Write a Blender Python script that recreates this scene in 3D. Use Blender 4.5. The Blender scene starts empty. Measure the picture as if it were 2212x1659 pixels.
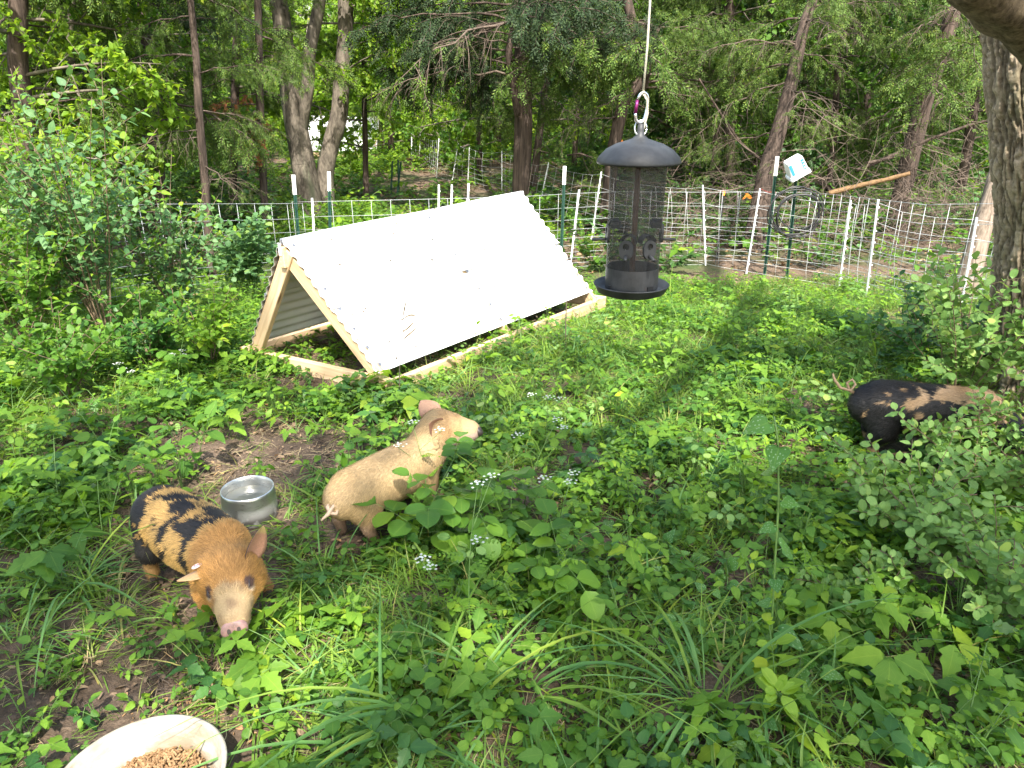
import bpy, math, random
import numpy as np
from mathutils import Vector, Matrix, Euler
R = math.radians
random.seed(7)
rng = np.random.default_rng(11)
sc = bpy.context.scene
COL = sc.collection

# ------------------------------------------------------------------ camera
CAMH, PITCH, FOC = 1.62, R(22), 1600 / 2212
cam = bpy.data.cameras.new('camera'); camo = bpy.data.objects.new('camera', cam); COL.objects.link(camo)
camo.location = (0, 0, CAMH); camo.rotation_euler = (R(90) - PITCH, 0, 0)
cam.sensor_fit = 'HORIZONTAL'; cam.sensor_width = 36; cam.lens = 36 * FOC; cam.clip_start = .05; cam.clip_end = 400
sc.camera = camo
# ------------------------------------------------------------------ sky, sun, exposure
SUN_EL, SUN_AZ = R(52), R(172)            # azimuth measured from +Y towards +X
w = bpy.data.worlds.new('World'); sc.world = w; w.use_nodes = True
nt = w.node_tree; bg = nt.nodes['Background']
sky = nt.nodes.new('ShaderNodeTexSky'); sky.sky_type = 'NISHITA'; sky.sun_disc = False
sky.sun_elevation = SUN_EL; sky.sun_rotation = SUN_AZ; sky.air_density = 1.6; sky.dust_density = 3.0; sky.ozone_density = 1.0
nt.links.new(sky.outputs[0], bg.inputs[0]); bg.inputs[1].default_value = .15
sun = bpy.data.lights.new('sun', 'SUN'); suno = bpy.data.objects.new('sun', sun); COL.objects.link(suno)
sun.energy = 3.7; sun.angle = R(.8); sun.color = (1, .95, .87)
sdir = Vector((math.sin(SUN_AZ) * math.cos(SUN_EL), math.cos(SUN_AZ) * math.cos(SUN_EL), math.sin(SUN_EL)))
suno.rotation_euler = sdir.to_track_quat('Z', 'Y').to_euler(); suno.location = (0, -5, 12)
sc.view_settings.view_transform = 'Standard'; sc.view_settings.look = 'None'
sc.view_settings.exposure = 1.85; sc.view_settings.gamma = 1; sc.view_settings.use_curve_mapping = False
sc.render.engine = 'CYCLES'
cy = sc.cycles; cy.max_bounces = 6; cy.diffuse_bounces = 2; cy.glossy_bounces = 2; cy.transmission_bounces = 4
cy.transparent_max_bounces = 10; cy.caustics_reflective = False; cy.caustics_refractive = False
cy.use_denoising = True

# ------------------------------------------------------------------ helpers
def hsh(i):
    i = (i.astype(np.int64) * 374761393) & 0xffffffff
    i = ((i ^ (i >> 13)) * 1274126177) & 0xffffffff
    return ((i ^ (i >> 16)) & 0xffffff) / float(0xffffff)
def vnoise(P, s=1.0, seed=0):
    P = np.asarray(P, float) * s; I = np.floor(P).astype(np.int64); Fr = P - I; Fr = Fr * Fr * (3 - 2 * Fr)
    out = 0
    for a in (0, 1):
        for b in (0, 1):
            for c in (0, 1):
                wv = (Fr[..., 0] if a else 1 - Fr[..., 0]) * (Fr[..., 1] if b else 1 - Fr[..., 1]) * (Fr[..., 2] if c else 1 - Fr[..., 2])
                out = out + wv * hsh((I[..., 0] + a) * 73856093 + (I[..., 1] + b) * 19349663 + (I[..., 2] + c) * 83492791 + seed * 7919)
    return out
def sstep(t):
    t = np.clip(t, 0, 1); return t * t * (3 - 2 * t)
def terr(x, y):
    x = np.asarray(x, float); y = np.asarray(y, float)
    z = -.42 * sstep((y - 4.8) / 3.4) + .34 * sstep((y - 12) / 8) + .012 * np.clip(y - 20, 0, 60)
    P = np.stack([x, y, x * 0], -1)
    z = z + (vnoise(P, 1.1, 3) - .5) * .06 * np.clip((y - 3) / 3, .25, 1) + (vnoise(P, 5, 4) - .5) * .02
    return z
def tz(x, y): return float(terr(np.array(x), np.array(y)))
def ray(px, py):
    X, U = (px - 1106) / 1600, -(py - 829.5) / 1600; c, s = math.cos(PITCH), math.sin(PITCH)
    return Vector((X, c + U * s, -s + U * c))
def PD(px, py, y):                      # the point of the place seen at (px, py) at the distance y
    d = ray(px, py); return Vector((0, 0, CAMH)) + d * (y / d.y)
def G(px, py, z=None):                  # the point of the ground seen at (px, py)
    d = ray(px, py); zz = 0 if z is None else z
    for _ in range(12 if z is None else 1):
        t = (zz - CAMH) / d.z; p = Vector((0, 0, CAMH)) + d * t
        if z is None: zz = .5 * zz + .5 * tz(p.x, p.y)
    return p

def mesh_np(name, V, F, uv=None, mats=(), midx=None, smooth=True, col=None):
    """V (n,3), F list of faces or int array (m,3|4)"""
    me = bpy.data.meshes.new(name); V = np.asarray(V, np.float32)
    if isinstance(F, np.ndarray):
        k = F.shape[1]; m = len(F)
        me.vertices.add(len(V)); me.vertices.foreach_set('co', V.ravel())
        me.loops.add(m * k); me.loops.foreach_set('vertex_index', F.astype(np.int32).ravel())
        me.polygons.add(m); me.polygons.foreach_set('loop_start', np.arange(0, m * k, k, dtype=np.int32))
        me.polygons.foreach_set('loop_total', np.full(m, k, np.int32))
        me.update(calc_edges=True)
    else:
        me.from_pydata(V.tolist(), [], F)
    n = len(me.polygons)
    if uv is not None:
        li = np.empty(len(me.loops), np.int32); me.loops.foreach_get('vertex_index', li)
        l = me.uv_layers.new(name='UVMap'); l.data.foreach_set('uv', np.asarray(uv, np.float32)[li].ravel())
    if col is not None:
        a = me.color_attributes.new('Col', 'FLOAT_COLOR', 'POINT')
        c4 = np.ones((len(V), 4), np.float32); c4[:, :3] = col; a.data.foreach_set('color', c4.ravel())
    for m_ in mats: me.materials.append(m_)
    if midx is not None: me.polygons.foreach_set('material_index', np.asarray(midx, np.int32))
    if smooth: me.polygons.foreach_set('use_smooth', np.ones(n, bool))
    me.validate(); return me
def obj(name, me, parent=None, loc=None, mat=None, **props):
    o = bpy.data.objects.new(name, me); COL.objects.link(o)
    if parent is not None: o.parent = parent
    if loc is not None: o.location = loc
    if mat is not None: o.matrix_local = mat
    for k, v in props.items(): o[k] = v
    return o
def empty(name, loc, label, cat, group=None, rz=0):
    o = bpy.data.objects.new(name, None); COL.objects.link(o); o.location = loc; o.rotation_euler = (0, 0, rz)
    o.empty_display_size = .1; o['label'] = label; o['category'] = cat
    if group: o['group'] = group
    return o

class MB:
    def __init__(s): s.V = []; s.F = []; s.M = []; s.UV = []; s.n = 0
    def add(s, V, F, m=0, uv=None):
        V = [tuple(v) for v in V]; s.V += V; s.F += [tuple(i + s.n for i in f) for f in F]; s.M += [m] * len(F)
        s.UV += (uv if uv is not None else [(0, 0)] * len(V)); s.n += len(V)
    def box(s, sx, sy, sz, M=None, m=0, c=(0, 0, 0), bev=0.0):
        M = M or Matrix(); x, y, z = sx / 2, sy / 2, sz / 2
        if bev <= 0:
            V = [Vector((a * x + c[0], b * y + c[1], d * z + c[2])) for a in (-1, 1) for b in (-1, 1) for d in (-1, 1)]
            F = [(0, 1, 3, 2), (4, 6, 7, 5), (0, 4, 5, 1), (2, 3, 7, 6), (0, 2, 6, 4), (1, 5, 7, 3)]
        else:
            V = []; F = []
            rects = []
            for xx, ins in ((-x, bev), (-x + bev, 0), (x - bev, 0), (x, bev)):
                yy, zz = y - ins, z - ins; b = bev
                ring = [(yy - (b if not ins else b * .5), zz), (yy, zz - (b if not ins else b * .5)), (yy, -zz + (b if not ins else b * .5)), (yy - (b if not ins else b * .5), -zz),
                        (-yy + (b if not ins else b * .5), -zz), (-yy, -zz + (b if not ins else b * .5)), (-yy, zz - (b if not ins else b * .5)), (-yy + (b if not ins else b * .5), zz)]
                rects.append([len(V) + i for i in range(8)]); V += [Vector((xx + c[0], a + c[1], d + c[2])) for a, d in ring]
            for k in range(3):
                for i in range(8): F.append((rects[k][i], rects[k][(i + 1) % 8], rects[k + 1][(i + 1) % 8], rects[k + 1][i]))
            F.append(tuple(rects[0][::-1])); F.append(tuple(rects[3]))
        s.add([M @ v for v in V], F, m)
    def tube(s, pts, rad, k=6, m=0, cap=True, uvs=False):
        pts = [Vector(p) for p in pts]; n = len(pts)
        rad = [rad] * n if isinstance(rad, (int, float)) else list(rad)
        V = []; F = []; UV = []; prev = None; L = 0
        for i, p in enumerate(pts):
            t = (pts[min(i + 1, n - 1)] - pts[max(i - 1, 0)])
            t = t.normalized() if t.length > 1e-9 else Vector((0, 0, 1))
            if prev is None:
                a = t.orthogonal().normalized()
            else:
                a = (prev - t * prev.dot(t)); a = a.normalized() if a.length > 1e-6 else t.orthogonal().normalized()
            prev = a; b = t.cross(a)
            if i: L += (p - pts[i - 1]).length
            for j in range(k):
                an = 2 * math.pi * j / k; V.append(p + (a * math.cos(an) + b * math.sin(an)) * rad[i]); UV.append((j / k, L))
        for i in range(n - 1):
            for j in range(k): F.append((i * k + j, i * k + (j + 1) % k, (i + 1) * k + (j + 1) % k, (i + 1) * k + j))
        if cap: F.append(tuple(range(k - 1, -1, -1))); F.append(tuple(range((n - 1) * k, n * k)))
        s.add(V, F, m, UV)
    def lathe(s, prof, k=32, M=None, m=0, close=False):
        M = M or Matrix(); V = []; F = []; n = len(prof)
        for r, z in prof:
            for j in range(k):
                a = 2 * math.pi * j / k; V.append(M @ Vector((r * math.cos(a), r * math.sin(a), z)))
        for i in range(n - 1 + (1 if close else 0)):
            i2 = (i + 1) % n
            for j in range(k): F.append((i * k + j, i * k + (j + 1) % k, i2 * k + (j + 1) % k, i2 * k + j))
        s.add(V, F, m)
    def mesh(s, name, mats, smooth=False):
        me = bpy.data.meshes.new(name); me.from_pydata(s.V, [], s.F)
        for m_ in (mats if isinstance(mats, (list, tuple)) else [mats]): me.materials.append(m_)
        me.polygons.foreach_set('material_index', np.array(s.M, np.int32))
        if smooth: me.polygons.foreach_set('use_smooth', np.ones(len(s.F), bool))
        l = me.uv_layers.new(name='UVMap'); li = np.empty(len(me.loops), np.int32); me.loops.foreach_get('vertex_index', li)
        l.data.foreach_set('uv', np.array(s.UV, np.float32)[li].ravel())
        return me
    def obj(s, name, mats, parent=None, loc=None, smooth=False, mat=None, **p):
        return obj(name, s.mesh(name, mats, smooth), parent, loc, mat, **p)

# ------------------------------------------------------------------ materials
class NT:
    def __init__(s, name):
        s.m = bpy.data.materials.new(name); s.m.use_nodes = True; s.t = s.m.node_tree; s.t.nodes.clear()
        s.out = s.t.nodes.new('ShaderNodeOutputMaterial')
    def n(s, typ, ins=None, **kw):
        nd = s.t.nodes.new('ShaderNode' + typ)
        for k, v in kw.items(): setattr(nd, k, v)
        for k, v in (ins or {}).items():
            if isinstance(v, bpy.types.NodeSocket): s.t.links.new(v, nd.inputs[k])
            else:
                if isinstance(v, tuple) and len(v) == 3 and nd.inputs[k].type == 'RGBA': v = v + (1,)
                nd.inputs[k].default_value = v
        return nd
    def ramp(s, fac, stops, interp='LINEAR'):
        nd = s.n('ValToRGB', {0: fac}); cr = nd.color_ramp; cr.interpolation = interp
        while len(cr.elements) < len(stops): cr.elements.new(.5)
        for e, (p, c) in zip(cr.elements, stops): e.position = p; e.color = (c + (1,)) if len(c) == 3 else c
        return nd.outputs[0]
    def noise(s, scale, detail=3, rough=.55, vec=None, dist=0, dim='3D'):
        i = {'Scale': scale, 'Detail': detail, 'Roughness': rough, 'Distortion': dist}
        if vec is not None: i['Vector'] = vec
        return s.n('TexNoise', i).outputs['Fac']
    def mix(s, fac, a, b, typ='MIX'):
        nd = s.n('MixRGB', {0: fac, 1: a, 2: b}, blend_type=typ); return nd.outputs[0]
    def math(s, op, a, b=None, c=None):
        nd = s.n('Math', {0: a}, operation=op)
        if b is not None:
            if isinstance(b, bpy.types.NodeSocket): s.t.links.new(b, nd.inputs[1])
            else: nd.inputs[1].default_value = b
        return nd.outputs[0]
    def map(s, vec, scale=(1, 1, 1), rot=(0, 0, 0)):
        return s.n('Mapping', {'Vector': vec, 'Scale': scale, 'Rotation': rot}).outputs[0]
    def bump(s, h, strength=.5, dist=.01):
        return s.n('Bump', {'Height': h, 'Strength': strength, 'Distance': dist}).outputs[0]
    def bsdf(s, color, rough=.6, spec=.5, metal=0, normal=None, **kw):
        i = {'Base Color': color, 'Roughness': rough, 'Specular IOR Level': spec, 'Metallic': metal}
        if normal is not None: i['Normal'] = normal
        i.update(kw); nd = s.n('BsdfPrincipled', i); return nd
    def done(s, sh):
        s.t.links.new(sh.outputs[0] if hasattr(sh, 'outputs') else sh, s.out.inputs[0]); return s.m
def simple(name, c1, c2, scale=20, rough=.6, spec=.4, metal=0, bump=.2, stretch=(1, 1, 1), bd=.003):
    t = NT(name); v = t.map(t.n('TexCoord').outputs['Object'], stretch)
    f = t.noise(scale, 5, .6, v)
    return t.done(t.bsdf(t.ramp(f, [(.3, c1), (.7, c2)]), rough, spec, metal, t.bump(f, bump, bd)))
def leaf_mat(name, dark, light, rough=.45, trans=.35, spec=.4, vein=.25, mottle=0, tcol=None, veins=True):
    t = NT(name); g = t.n('NewGeometry'); oi = t.n('ObjectInfo'); uv = t.n('TexCoord').outputs['UV']
    r = t.math('FRACT', t.math('ADD', g.outputs['Random Per Island'], oi.outputs['Random']))
    pos = t.noise(1.6, 2, .5, g.outputs['Position'])
    r2 = t.math('ADD', t.math('MULTIPLY', r, .75), t.math('MULTIPLY', pos, .3))
    c = t.ramp(r2, [(.08, dark), (.8, light), (1.0, (min(1, light[0] * 2.0), min(1, light[1] * 1.35), light[2] * .8))])
    sep = t.n('SeparateXYZ', {0: uv}); av = t.math('ABSOLUTE', sep.outputs[1])
    if veins:
        mid = t.math('LESS_THAN', av, .045)
        sv = t.n('TexWave', {'Vector': t.map(uv, (1, .35, 1)), 'Scale': 4.2, 'Distortion': 0.0}, wave_type='BANDS', bands_direction='X')
        su = t.math('ADD', sep.outputs[0], t.math('MULTIPLY', av, -.5))
        band = t.math('FRACT', t.math('MULTIPLY', su, 6.5))
        lv = t.math('LESS_THAN', band, .10)
        c = t.mix(t.math('MULTIPLY', t.math('MAXIMUM', mid, t.math('MULTIPLY', lv, .55)), vein), c, (min(1, light[0] * 2.6), min(1, light[1] * 1.7), light[2] * 2.2))
    if mottle:
        v = t.n('TexVoronoi', {'Vector': t.map(uv, (1, .6, 1)), 'Scale': 7.0}, feature='F1').outputs['Distance']
        c = t.mix(t.math('MULTIPLY', t.math('LESS_THAN', v, .27), mottle), c, (.32, .45, .24))
    # fine wear: insect spots and uneven green
    wn = t.noise(9, 3, .6, uv)
    c = t.mix(t.math('MULTIPLY', t.math('GREATER_THAN', wn, .69), .4), c, (.16, .15, .05))
    b = t.bsdf(c, rough, spec, 0, t.bump(t.noise(14, 2, .5, uv), .25, .002))
    tr = t.n('BsdfTranslucent', {'Color': t.mix(.6, c, tcol or (light[0] * 2.2, light[1] * 2.0, light[2] * .7))})
    return t.done(t.n('MixShader', {0: trans, 1: b.outputs[0], 2: tr.outputs[0]}))
def bark_mat(name, dark, light, sx=14, sz=2.2, moss=None, bump=.9, bd=.02):
    t = NT(name); v = t.map(t.n('TexCoord').outputs['Object'], (sx, sx, sz))
    f = t.noise(1.0, 6, .65, v, .6); f2 = t.noise(3.5, 4, .6, v)
    h = t.math('ADD', t.math('MULTIPLY', f, .7), t.math('MULTIPLY', f2, .3))
    c = t.ramp(h, [(.36, dark), (.62, light)])
    if moss: c = t.mix(t.ramp(t.noise(2.2, 3, .6), [(.52, (0, 0, 0)), (.64, (.8, .8, .8))]), c, moss)
    return t.done(t.bsdf(c, .9, .15, 0, t.bump(h, bump, bd)))

M = {}
M['leaf_mid'] = leaf_mat('leaf_mid', (.032, .095, .012), (.095, .205, .022), .5, .35, .3)
M['leaf_bright'] = leaf_mat('leaf_bright', (.07, .165, .016), (.165, .30, .028), .5, .42, .3)
M['leaf_dark'] = leaf_mat('leaf_dark', (.018, .065, .012), (.05, .135, .02), .42, .25, .35)
M['leaf_blue'] = leaf_mat('leaf_blue', (.045, .12, .04), (.11, .22, .075), .55, .3, .35)
M['leaf_grey'] = leaf_mat('leaf_grey', (.085, .18, .045), (.19, .32, .085), .5, .35, .3)
M['leaf_mottled'] = leaf_mat('leaf_mottled', (.035, .115, .02), (.085, .20, .03), .45, .28, .3, .3, .6)
M['leaf_far'] = leaf_mat('leaf_far', (.08, .17, .018), (.21, .34, .035), .5, .5, .25, veins=False)  # sunlit copy of the far leaves, brightness put into the colour
M['leaf_far_dark'] = leaf_mat('leaf_far_dark', (.018, .05, .012), (.05, .12, .022), .5, .3, .3, veins=False)  # darker copy of the far leaves, shade put into the colour
M['leaf_lime'] = leaf_mat('leaf_lime', (.16, .27, .025), (.24, .38, .04), .5, .45, .3, .3)
M['grass'] = leaf_mat('grass', (.07, .15, .02), (.19, .30, .045), .5, .4, .3, veins=False)
M['grass_blue'] = leaf_mat('grass_blue', (.06, .16, .035), (.14, .27, .07), .45, .35, .35, veins=False)
M['grass_yellow'] = leaf_mat('grass_yellow', (.17, .22, .05), (.3, .31, .10), .5, .35, .4, veins=False)
M['dead_leaf'] = leaf_mat('dead_leaf', (.08, .055, .035), (.25, .18, .11), .8, .12, .2, .2, tcol=(.3, .18, .08))
M['straw'] = leaf_mat('straw', (.22, .17, .09), (.42, .34, .2), .7, .12, .2, veins=False, tcol=(.4, .3, .15))
M['cedar'] = leaf_mat('cedar', (.028, .060, .011), (.10, .165, .03), .6, .2, .2, veins=False)
M['cedar_dark'] = leaf_mat('cedar_dark', (.012, .026, .012), (.035, .062, .022), .6, .15, .2, veins=False)
M['cedar_brown'] = leaf_mat('cedar_brown', (.14, .05, .02), (.30, .11, .05), .7, .2, .2, veins=False, tcol=(.4, .15, .06))
M['flower'] = simple('flower', (.5, .52, .47), (.64, .65, .6), 60, .6)
M['stem_green'] = simple('stem_green', (.07, .14, .03), (.14, .24, .06), 40, .5)
M['stem_brown'] = simple('stem_brown', (.09, .06, .035), (.2, .15, .09), 40, .8)
M['twig'] = simple('twig', (.055, .04, .03), (.14, .105, .08), 30, .9)
M['bark_cedar'] = bark_mat('bark_cedar', (.022, .017, .014), (.115, .085, .068), 22, 1.6)
M['bark_grey'] = bark_mat('bark_grey', (.04, .034, .027), (.21, .178, .14), 11, 4, (.13, .14, .09))
M['bark_pale'] = bark_mat('bark_pale', (.08, .06, .045), (.31, .25, .195), 20, 1.5)
M['bark_limb'] = bark_mat('bark_limb', (.028, .021, .014), (.18, .14, .095), 22, 4, (.07, .065, .04), .8, .012)  # the limb's shade is put into this darker bark colour
def bark_near():
    t = NT('bark_near'); v = t.n('TexCoord').outputs['Object']; c = t.n('VertexColor', layer_name='Col').outputs[0]
    f = t.noise(46, 4, .65, v); f2 = t.noise(3.2, 3, .6, v)
    col = t.mix(c, t.ramp(f, [(.3, (.035, .027, .019)), (.7, (.085, .066, .045))]), t.mix(t.ramp(f2, [(.5, (0, 0, 0)), (.64, (.7, .7, .7))]), t.ramp(f, [(.28, (.17, .13, .088)), (.7, (.38, .31, .22))]), (.15, .14, .08, 1)))
    return t.done(t.bsdf(col, .9, .15, 0, t.bump(f, .7, .006)))
M['bark_near'] = bark_near()
M['wood_orange'] = simple('wood_orange', (.10, .06, .03), (.24, .15, .075), 12, .8, .2, 0, .4, (1, 6, 6))
M['orange'] = simple('orange', (.8, .2, .02), (.9, .3, .03), 40, .6)
M['black_plastic'] = simple('black_plastic', (.012, .012, .013), (.03, .03, .032), 30, .4, .5, 0, .1)
# ------------------------------------------------------------------ ground
def ground_mat():
    t = NT('soil'); pos = t.n('NewGeometry').outputs['Position']
    n1 = t.noise(1.3, 5, .6, pos); n2 = t.noise(26, 6, .7, pos, .4); n3 = t.noise(90, 3, .6, pos)
    soil = t.ramp(n2, [(.3, (.028, .019, .012)), (.5, (.065, .044, .029)), (.72, (.13, .092, .064))])
    litter = t.ramp(n3, [(.3, (.06, .042, .028)), (.5, (.13, .09, .06)), (.7, (.25, .18, .125))])
    c = t.mix(t.ramp(n1, [(.42, (0, 0, 0)), (.6, (1, 1, 1))]), soil, litter)
    sep = t.n('SeparateXYZ', {0: pos}); far = t.math('MULTIPLY', t.math('SUBTRACT', sep.outputs[1], 6.0), .4); far = t.n('Clamp', {0: far}).outputs[0]
    c = t.mix(far, c, t.mix(t.ramp(n1, [(.45, (0, 0, 0)), (.62, (1, 1, 1))]), litter, (.05, .075, .022, 1)))
    h = t.math('ADD', t.math('MULTIPLY', n2, .8), t.math('MULTIPLY', n3, .2))
    return t.done(t.bsdf(c, .88, .25, 0, t.bump(h, .9, .03)))
M['soil'] = ground_mat()
def make_ground():
    # fine near sheet merging into a coarse far one: one graded grid
    ys = np.concatenate([np.linspace(-60, -1, 14), np.linspace(-.5, 8, 300), np.linspace(8.1, 25, 130), np.linspace(26, 160, 30)])
    xs = np.concatenate([np.linspace(-120, -13, 16), np.linspace(-12, -4, 50), np.linspace(-3.95, 4, 260), np.linspace(4.05, 12, 50), np.linspace(13, 120, 16)])
    X, Y = np.meshgrid(xs, ys); Z = terr(X, Y); P = np.stack([X, Y, X * 0], -1)
    near = np.clip((9 - Y) / 4, 0, 1) * np.clip((6 - np.abs(X)) / 2, 0, 1)
    Z = Z + near * ((vnoise(P, 13, 8) - .5) * .022 + (vnoise(P, 34, 9) - .5) * .012)
    V = np.stack([X, Y, Z], -1).reshape(-1, 3); nx = len(xs); i = np.arange(len(ys) - 1)[:, None] * nx + np.arange(nx - 1)[None]
    F = np.stack([i, i + 1, i + nx + 1, i + nx], -1).reshape(-1, 4)
    obj('ground', mesh_np('ground', V, F, mats=[M['soil']]), kind='structure')
make_ground()

# ------------------------------------------------------------------ pig shelter
def wood_mat():
    t = NT('pine_lumber'); v = t.n('TexCoord').outputs['Object']; vs = t.map(v, (1.2, 22, 22))
    n = t.noise(1.6, 5, .6, vs, .8); k = t.n('TexVoronoi', {'Vector': t.map(v, (2.2, 9, 9)), 'Scale': 1.0}).outputs['Distance']
    c = t.ramp(n, [(.25, (.36, .235, .13)), (.5, (.53, .375, .225)), (.75, (.63, .48, .31))])
    c = t.mix(t.ramp(k, [(.05, (.85, .85, .85)), (.13, (0, 0, 0))]), c, (.20, .09, .035))
    return t.done(t.bsdf(c, .65, .3, 0, t.bump(n, .25, .003)))
M['lumber'] = wood_mat()
def tin_mat():
    t = NT('white_roof_tin'); v = t.n('TexCoord').outputs['Object']
    c = t.ramp(t.noise(3, 4, .6, v), [(.35, (.80, .80, .79)), (.7, (.86, .86, .85))])
    d = t.ramp(t.noise(38, 4, .7, v), [(.70, (0, 0, 0)), (.78, (.5, .5, .5))])
    return t.done(t.bsdf(t.mix(d, c, (.5, .46, .38)), .38, .5, 0))
M['tin'] = tin_mat()
M['screw'] = simple('screw_metal', (.2, .2, .21), (.4, .4, .42), 30, .4, .5, .8)
M['label_white'] = simple('label_white', (.75, .75, .73), (.82, .82, .8), 30, .5)
M['ink'] = simple('ink', (.05, .05, .06), (.1, .1, .12), 30, .6)

def frame_mat(p, q, up):
    x = (q - p).normalized(); y = up.cross(x).normalized(); z = x.cross(y)
    m_ = Matrix((x, y, z)).transposed().to_4x4(); m_.translation = (p + q) / 2; return m_
def beam(name, p, q, w_, h_, up, parent, ext=(0, 0), off=(0, 0, 0), mat='lumber'):
    d = (q - p).normalized(); p = p - d * ext[0]; q = q + d * ext[1]
    mb = MB(); mb.box((q - p).length, w_, h_, bev=.004)
    m_ = frame_mat(p, q, up); m_.translation += m_.to_3x3() @ Vector(off)
    return mb.obj(name, M[mat], parent, mat=parent.matrix_world.inverted() @ m_ if False else Matrix.Translation(-parent.location) @ m_)
def sheet(name, T1, T2, B1, B2, parent, waves, amp=.0085, sub=8, flip=1):
    """corrugated sheet, corrugations running from side 1 to side 2"""
    e = (T2 - T1); dn = (B1 - T1); nrm = e.cross(dn).normalized() * flip
    n = int(waves * sub) + 1; V = []; F = []; cols = 7
    for lay in (0, 1):
        for i in range(n):
            s = i / (n - 1); wv = amp * math.cos(s * waves * 2 * math.pi)
            a = T1.lerp(B1, s); b = T2.lerp(B2, s)
            for j in range(cols):
                u = j / (cols - 1); sag = .004 * math.sin(u * 9 + s * 5)
                V.append(a.lerp(b, u) + nrm * (wv + sag - lay * .0014) - parent.location)
    off = n * cols
    for lay in (0, 1):
        for i in range(n - 1):
            for j in range(cols - 1):
                q = [lay * off + i * cols + j, lay * off + (i + 1) * cols + j, lay * off + (i + 1) * cols + j + 1, lay * off + i * cols + j + 1]
                F.append(tuple(q if (lay == 0) == (flip > 0) else q[::-1]))
    for i in range(n - 1):
        for j in (0, cols - 1): F.append((i * cols + j, (i + 1) * cols + j, off + (i + 1) * cols + j, off + i * cols + j))
    for j in range(cols - 1):
        for i in (0, n - 1): F.append((i * cols + j, i * cols + j + 1, off + i * cols + j + 1, off + i * cols + j))
    me = mesh_np(name, np.array([tuple(v) for v in V]), F, mats=[M['tin']])
    return obj(name, me, parent)
def shelter(A, B, D, C, R1, R2, label, detail=True):
    root = empty('pig_shelter', (A + B + C + D) / 4, label, 'shelter')
    e = (R2 - R1).normalized(); up = Vector((0, 0, 1)); L0 = root.location.copy()
    # base frame, on edge
    z0 = Vector((0, 0, .045))
    beam('base_board', A + z0, D + z0, .04, .09, up, root, (.02, .02)); beam('base_board', B + z0, C + z0, .04, .09, up, root, (.02, .02))
    beam('base_board', A + z0, B + z0, .04, .09, up, root, (-.03, -.03)); beam('base_board', D + z0, C + z0, .04, .09, up, root, (-.03, -.03))
    # rafters
    for t in ((.012, .5, .988) if detail else (.02, .98)):
        r = R1.lerp(R2, t)
        for P, Q in ((A, B), (D, C)):
            b = P.lerp(Q, t); dn = (b - r).normalized(); nrm = e.cross(dn); nrm = nrm if nrm.z > 0 else -nrm
            rr = r - nrm * .055
            beam('rafter', rr - Vector((0, 0, .012)), b - nrm * .045 + Vector((0, 0, .02)), .04, .085, nrm, root, (-.03, .0))
    beam('ridge_board', R1 - Vector((0, 0, .10)), R2 - Vector((0, 0, .10)), .038, .12, up, root, (.012, .012))
    # roof sheets: two lapped sheets on each side
    fr = .865
    for P, Q, fl in ((A, B, 1), (D, C, 1)):
        for s0, s1, lift in ((0.0, .45, .002), (.42, fr, 0)):
            n0 = e.cross((P - R1).normalized()); n0 = n0 if n0.z > 0 else -n0
            l = n0 * lift; T1 = R1.lerp(P, s0) + l; B1 = R1.lerp(P, s1) + l; T2 = R2.lerp(Q, s0) + l; B2 = R2.lerp(Q, s1) + l
            ff = 1 if (T2 - T1).cross(B1 - T1).dot(n0) > 0 else -1
            pitch = .068; wn = max(3, round((B1 - T1).length / pitch))
            sheet('roof_sheet', T1, T2, B1, B2, root, wn, flip=ff)
    if not detail: return root
    # screws with washers on the near side
    mb = MB(); mb.lathe([(.0, .007), (.004, .007), (.0045, .003), (.0115, .002), (.0115, -.001), (0, -.001)], 8); sm = mb.mesh('screw', M['screw'])
    n0 = e.cross((A - R1).normalized()); n0 = n0 if n0.z > 0 else -n0
    rot = n0.to_track_quat('Z', 'Y').to_matrix().to_4x4()
    for t in (.018, .5, .98):
        for s in (.05, .19, .33, .46, .59, .71, .82):
            p = R1.lerp(R2, t).lerp(A.lerp(B, t), s) + n0 * .009; m_ = rot.copy(); m_.translation = p - L0
            obj('screw', sm, root, mat=m_)
    # paper tag stapled on the ridge board end
    mb = MB(); mb.box(.002, .022, .07)
    q = R1 - e * .016 - Vector((0, 0, .05)); m_ = frame_mat(q, q + e * .1, up); m_.translation = q - L0
    tg = mb.obj('paper_tag', M['label_white'], root, mat=m_)
    mb = MB()
    for k in range(7): mb.box(.0006, .003 + .002 * (k % 3), .005, c=(-.0016, .002 * (k % 2) - .002, -.022 + .0075 * k))
    mb.obj('print', M['ink'], tg)
    return root
sA = G(850, 852, 0); sD = G(531, 778, 0); sB = PD(1302, 664, 5.78); sR1 = PD(607, 518, 4.145); sR2 = PD(1128, 414, 6.15)
sC = sB + sD - sA
shelter(sA, sB, sD, sC, sR1, sR2, 'white corrugated tin A-frame pig shelter on a new timber frame, standing in the pen')
# the second one far off between the trunks
c0 = PD(724, 322, 19.5); c0.z = tz(c0.x, c0.y)
a2 = c0 + Vector((-.85, -.1, .03)); b2 = c0 + Vector((1.05, -.25, 0)); d2 = a2 + Vector((.1, 1.2, 0)); e2 = b2 + Vector((.1, 1.2, 0))
shelter(a2, b2, d2, e2, a2 + Vector((.05, .6, .93)), b2 + Vector((.05, .6, .93)), 'distant white tin shelter seen between the twin trunks in the woods', False)
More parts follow.
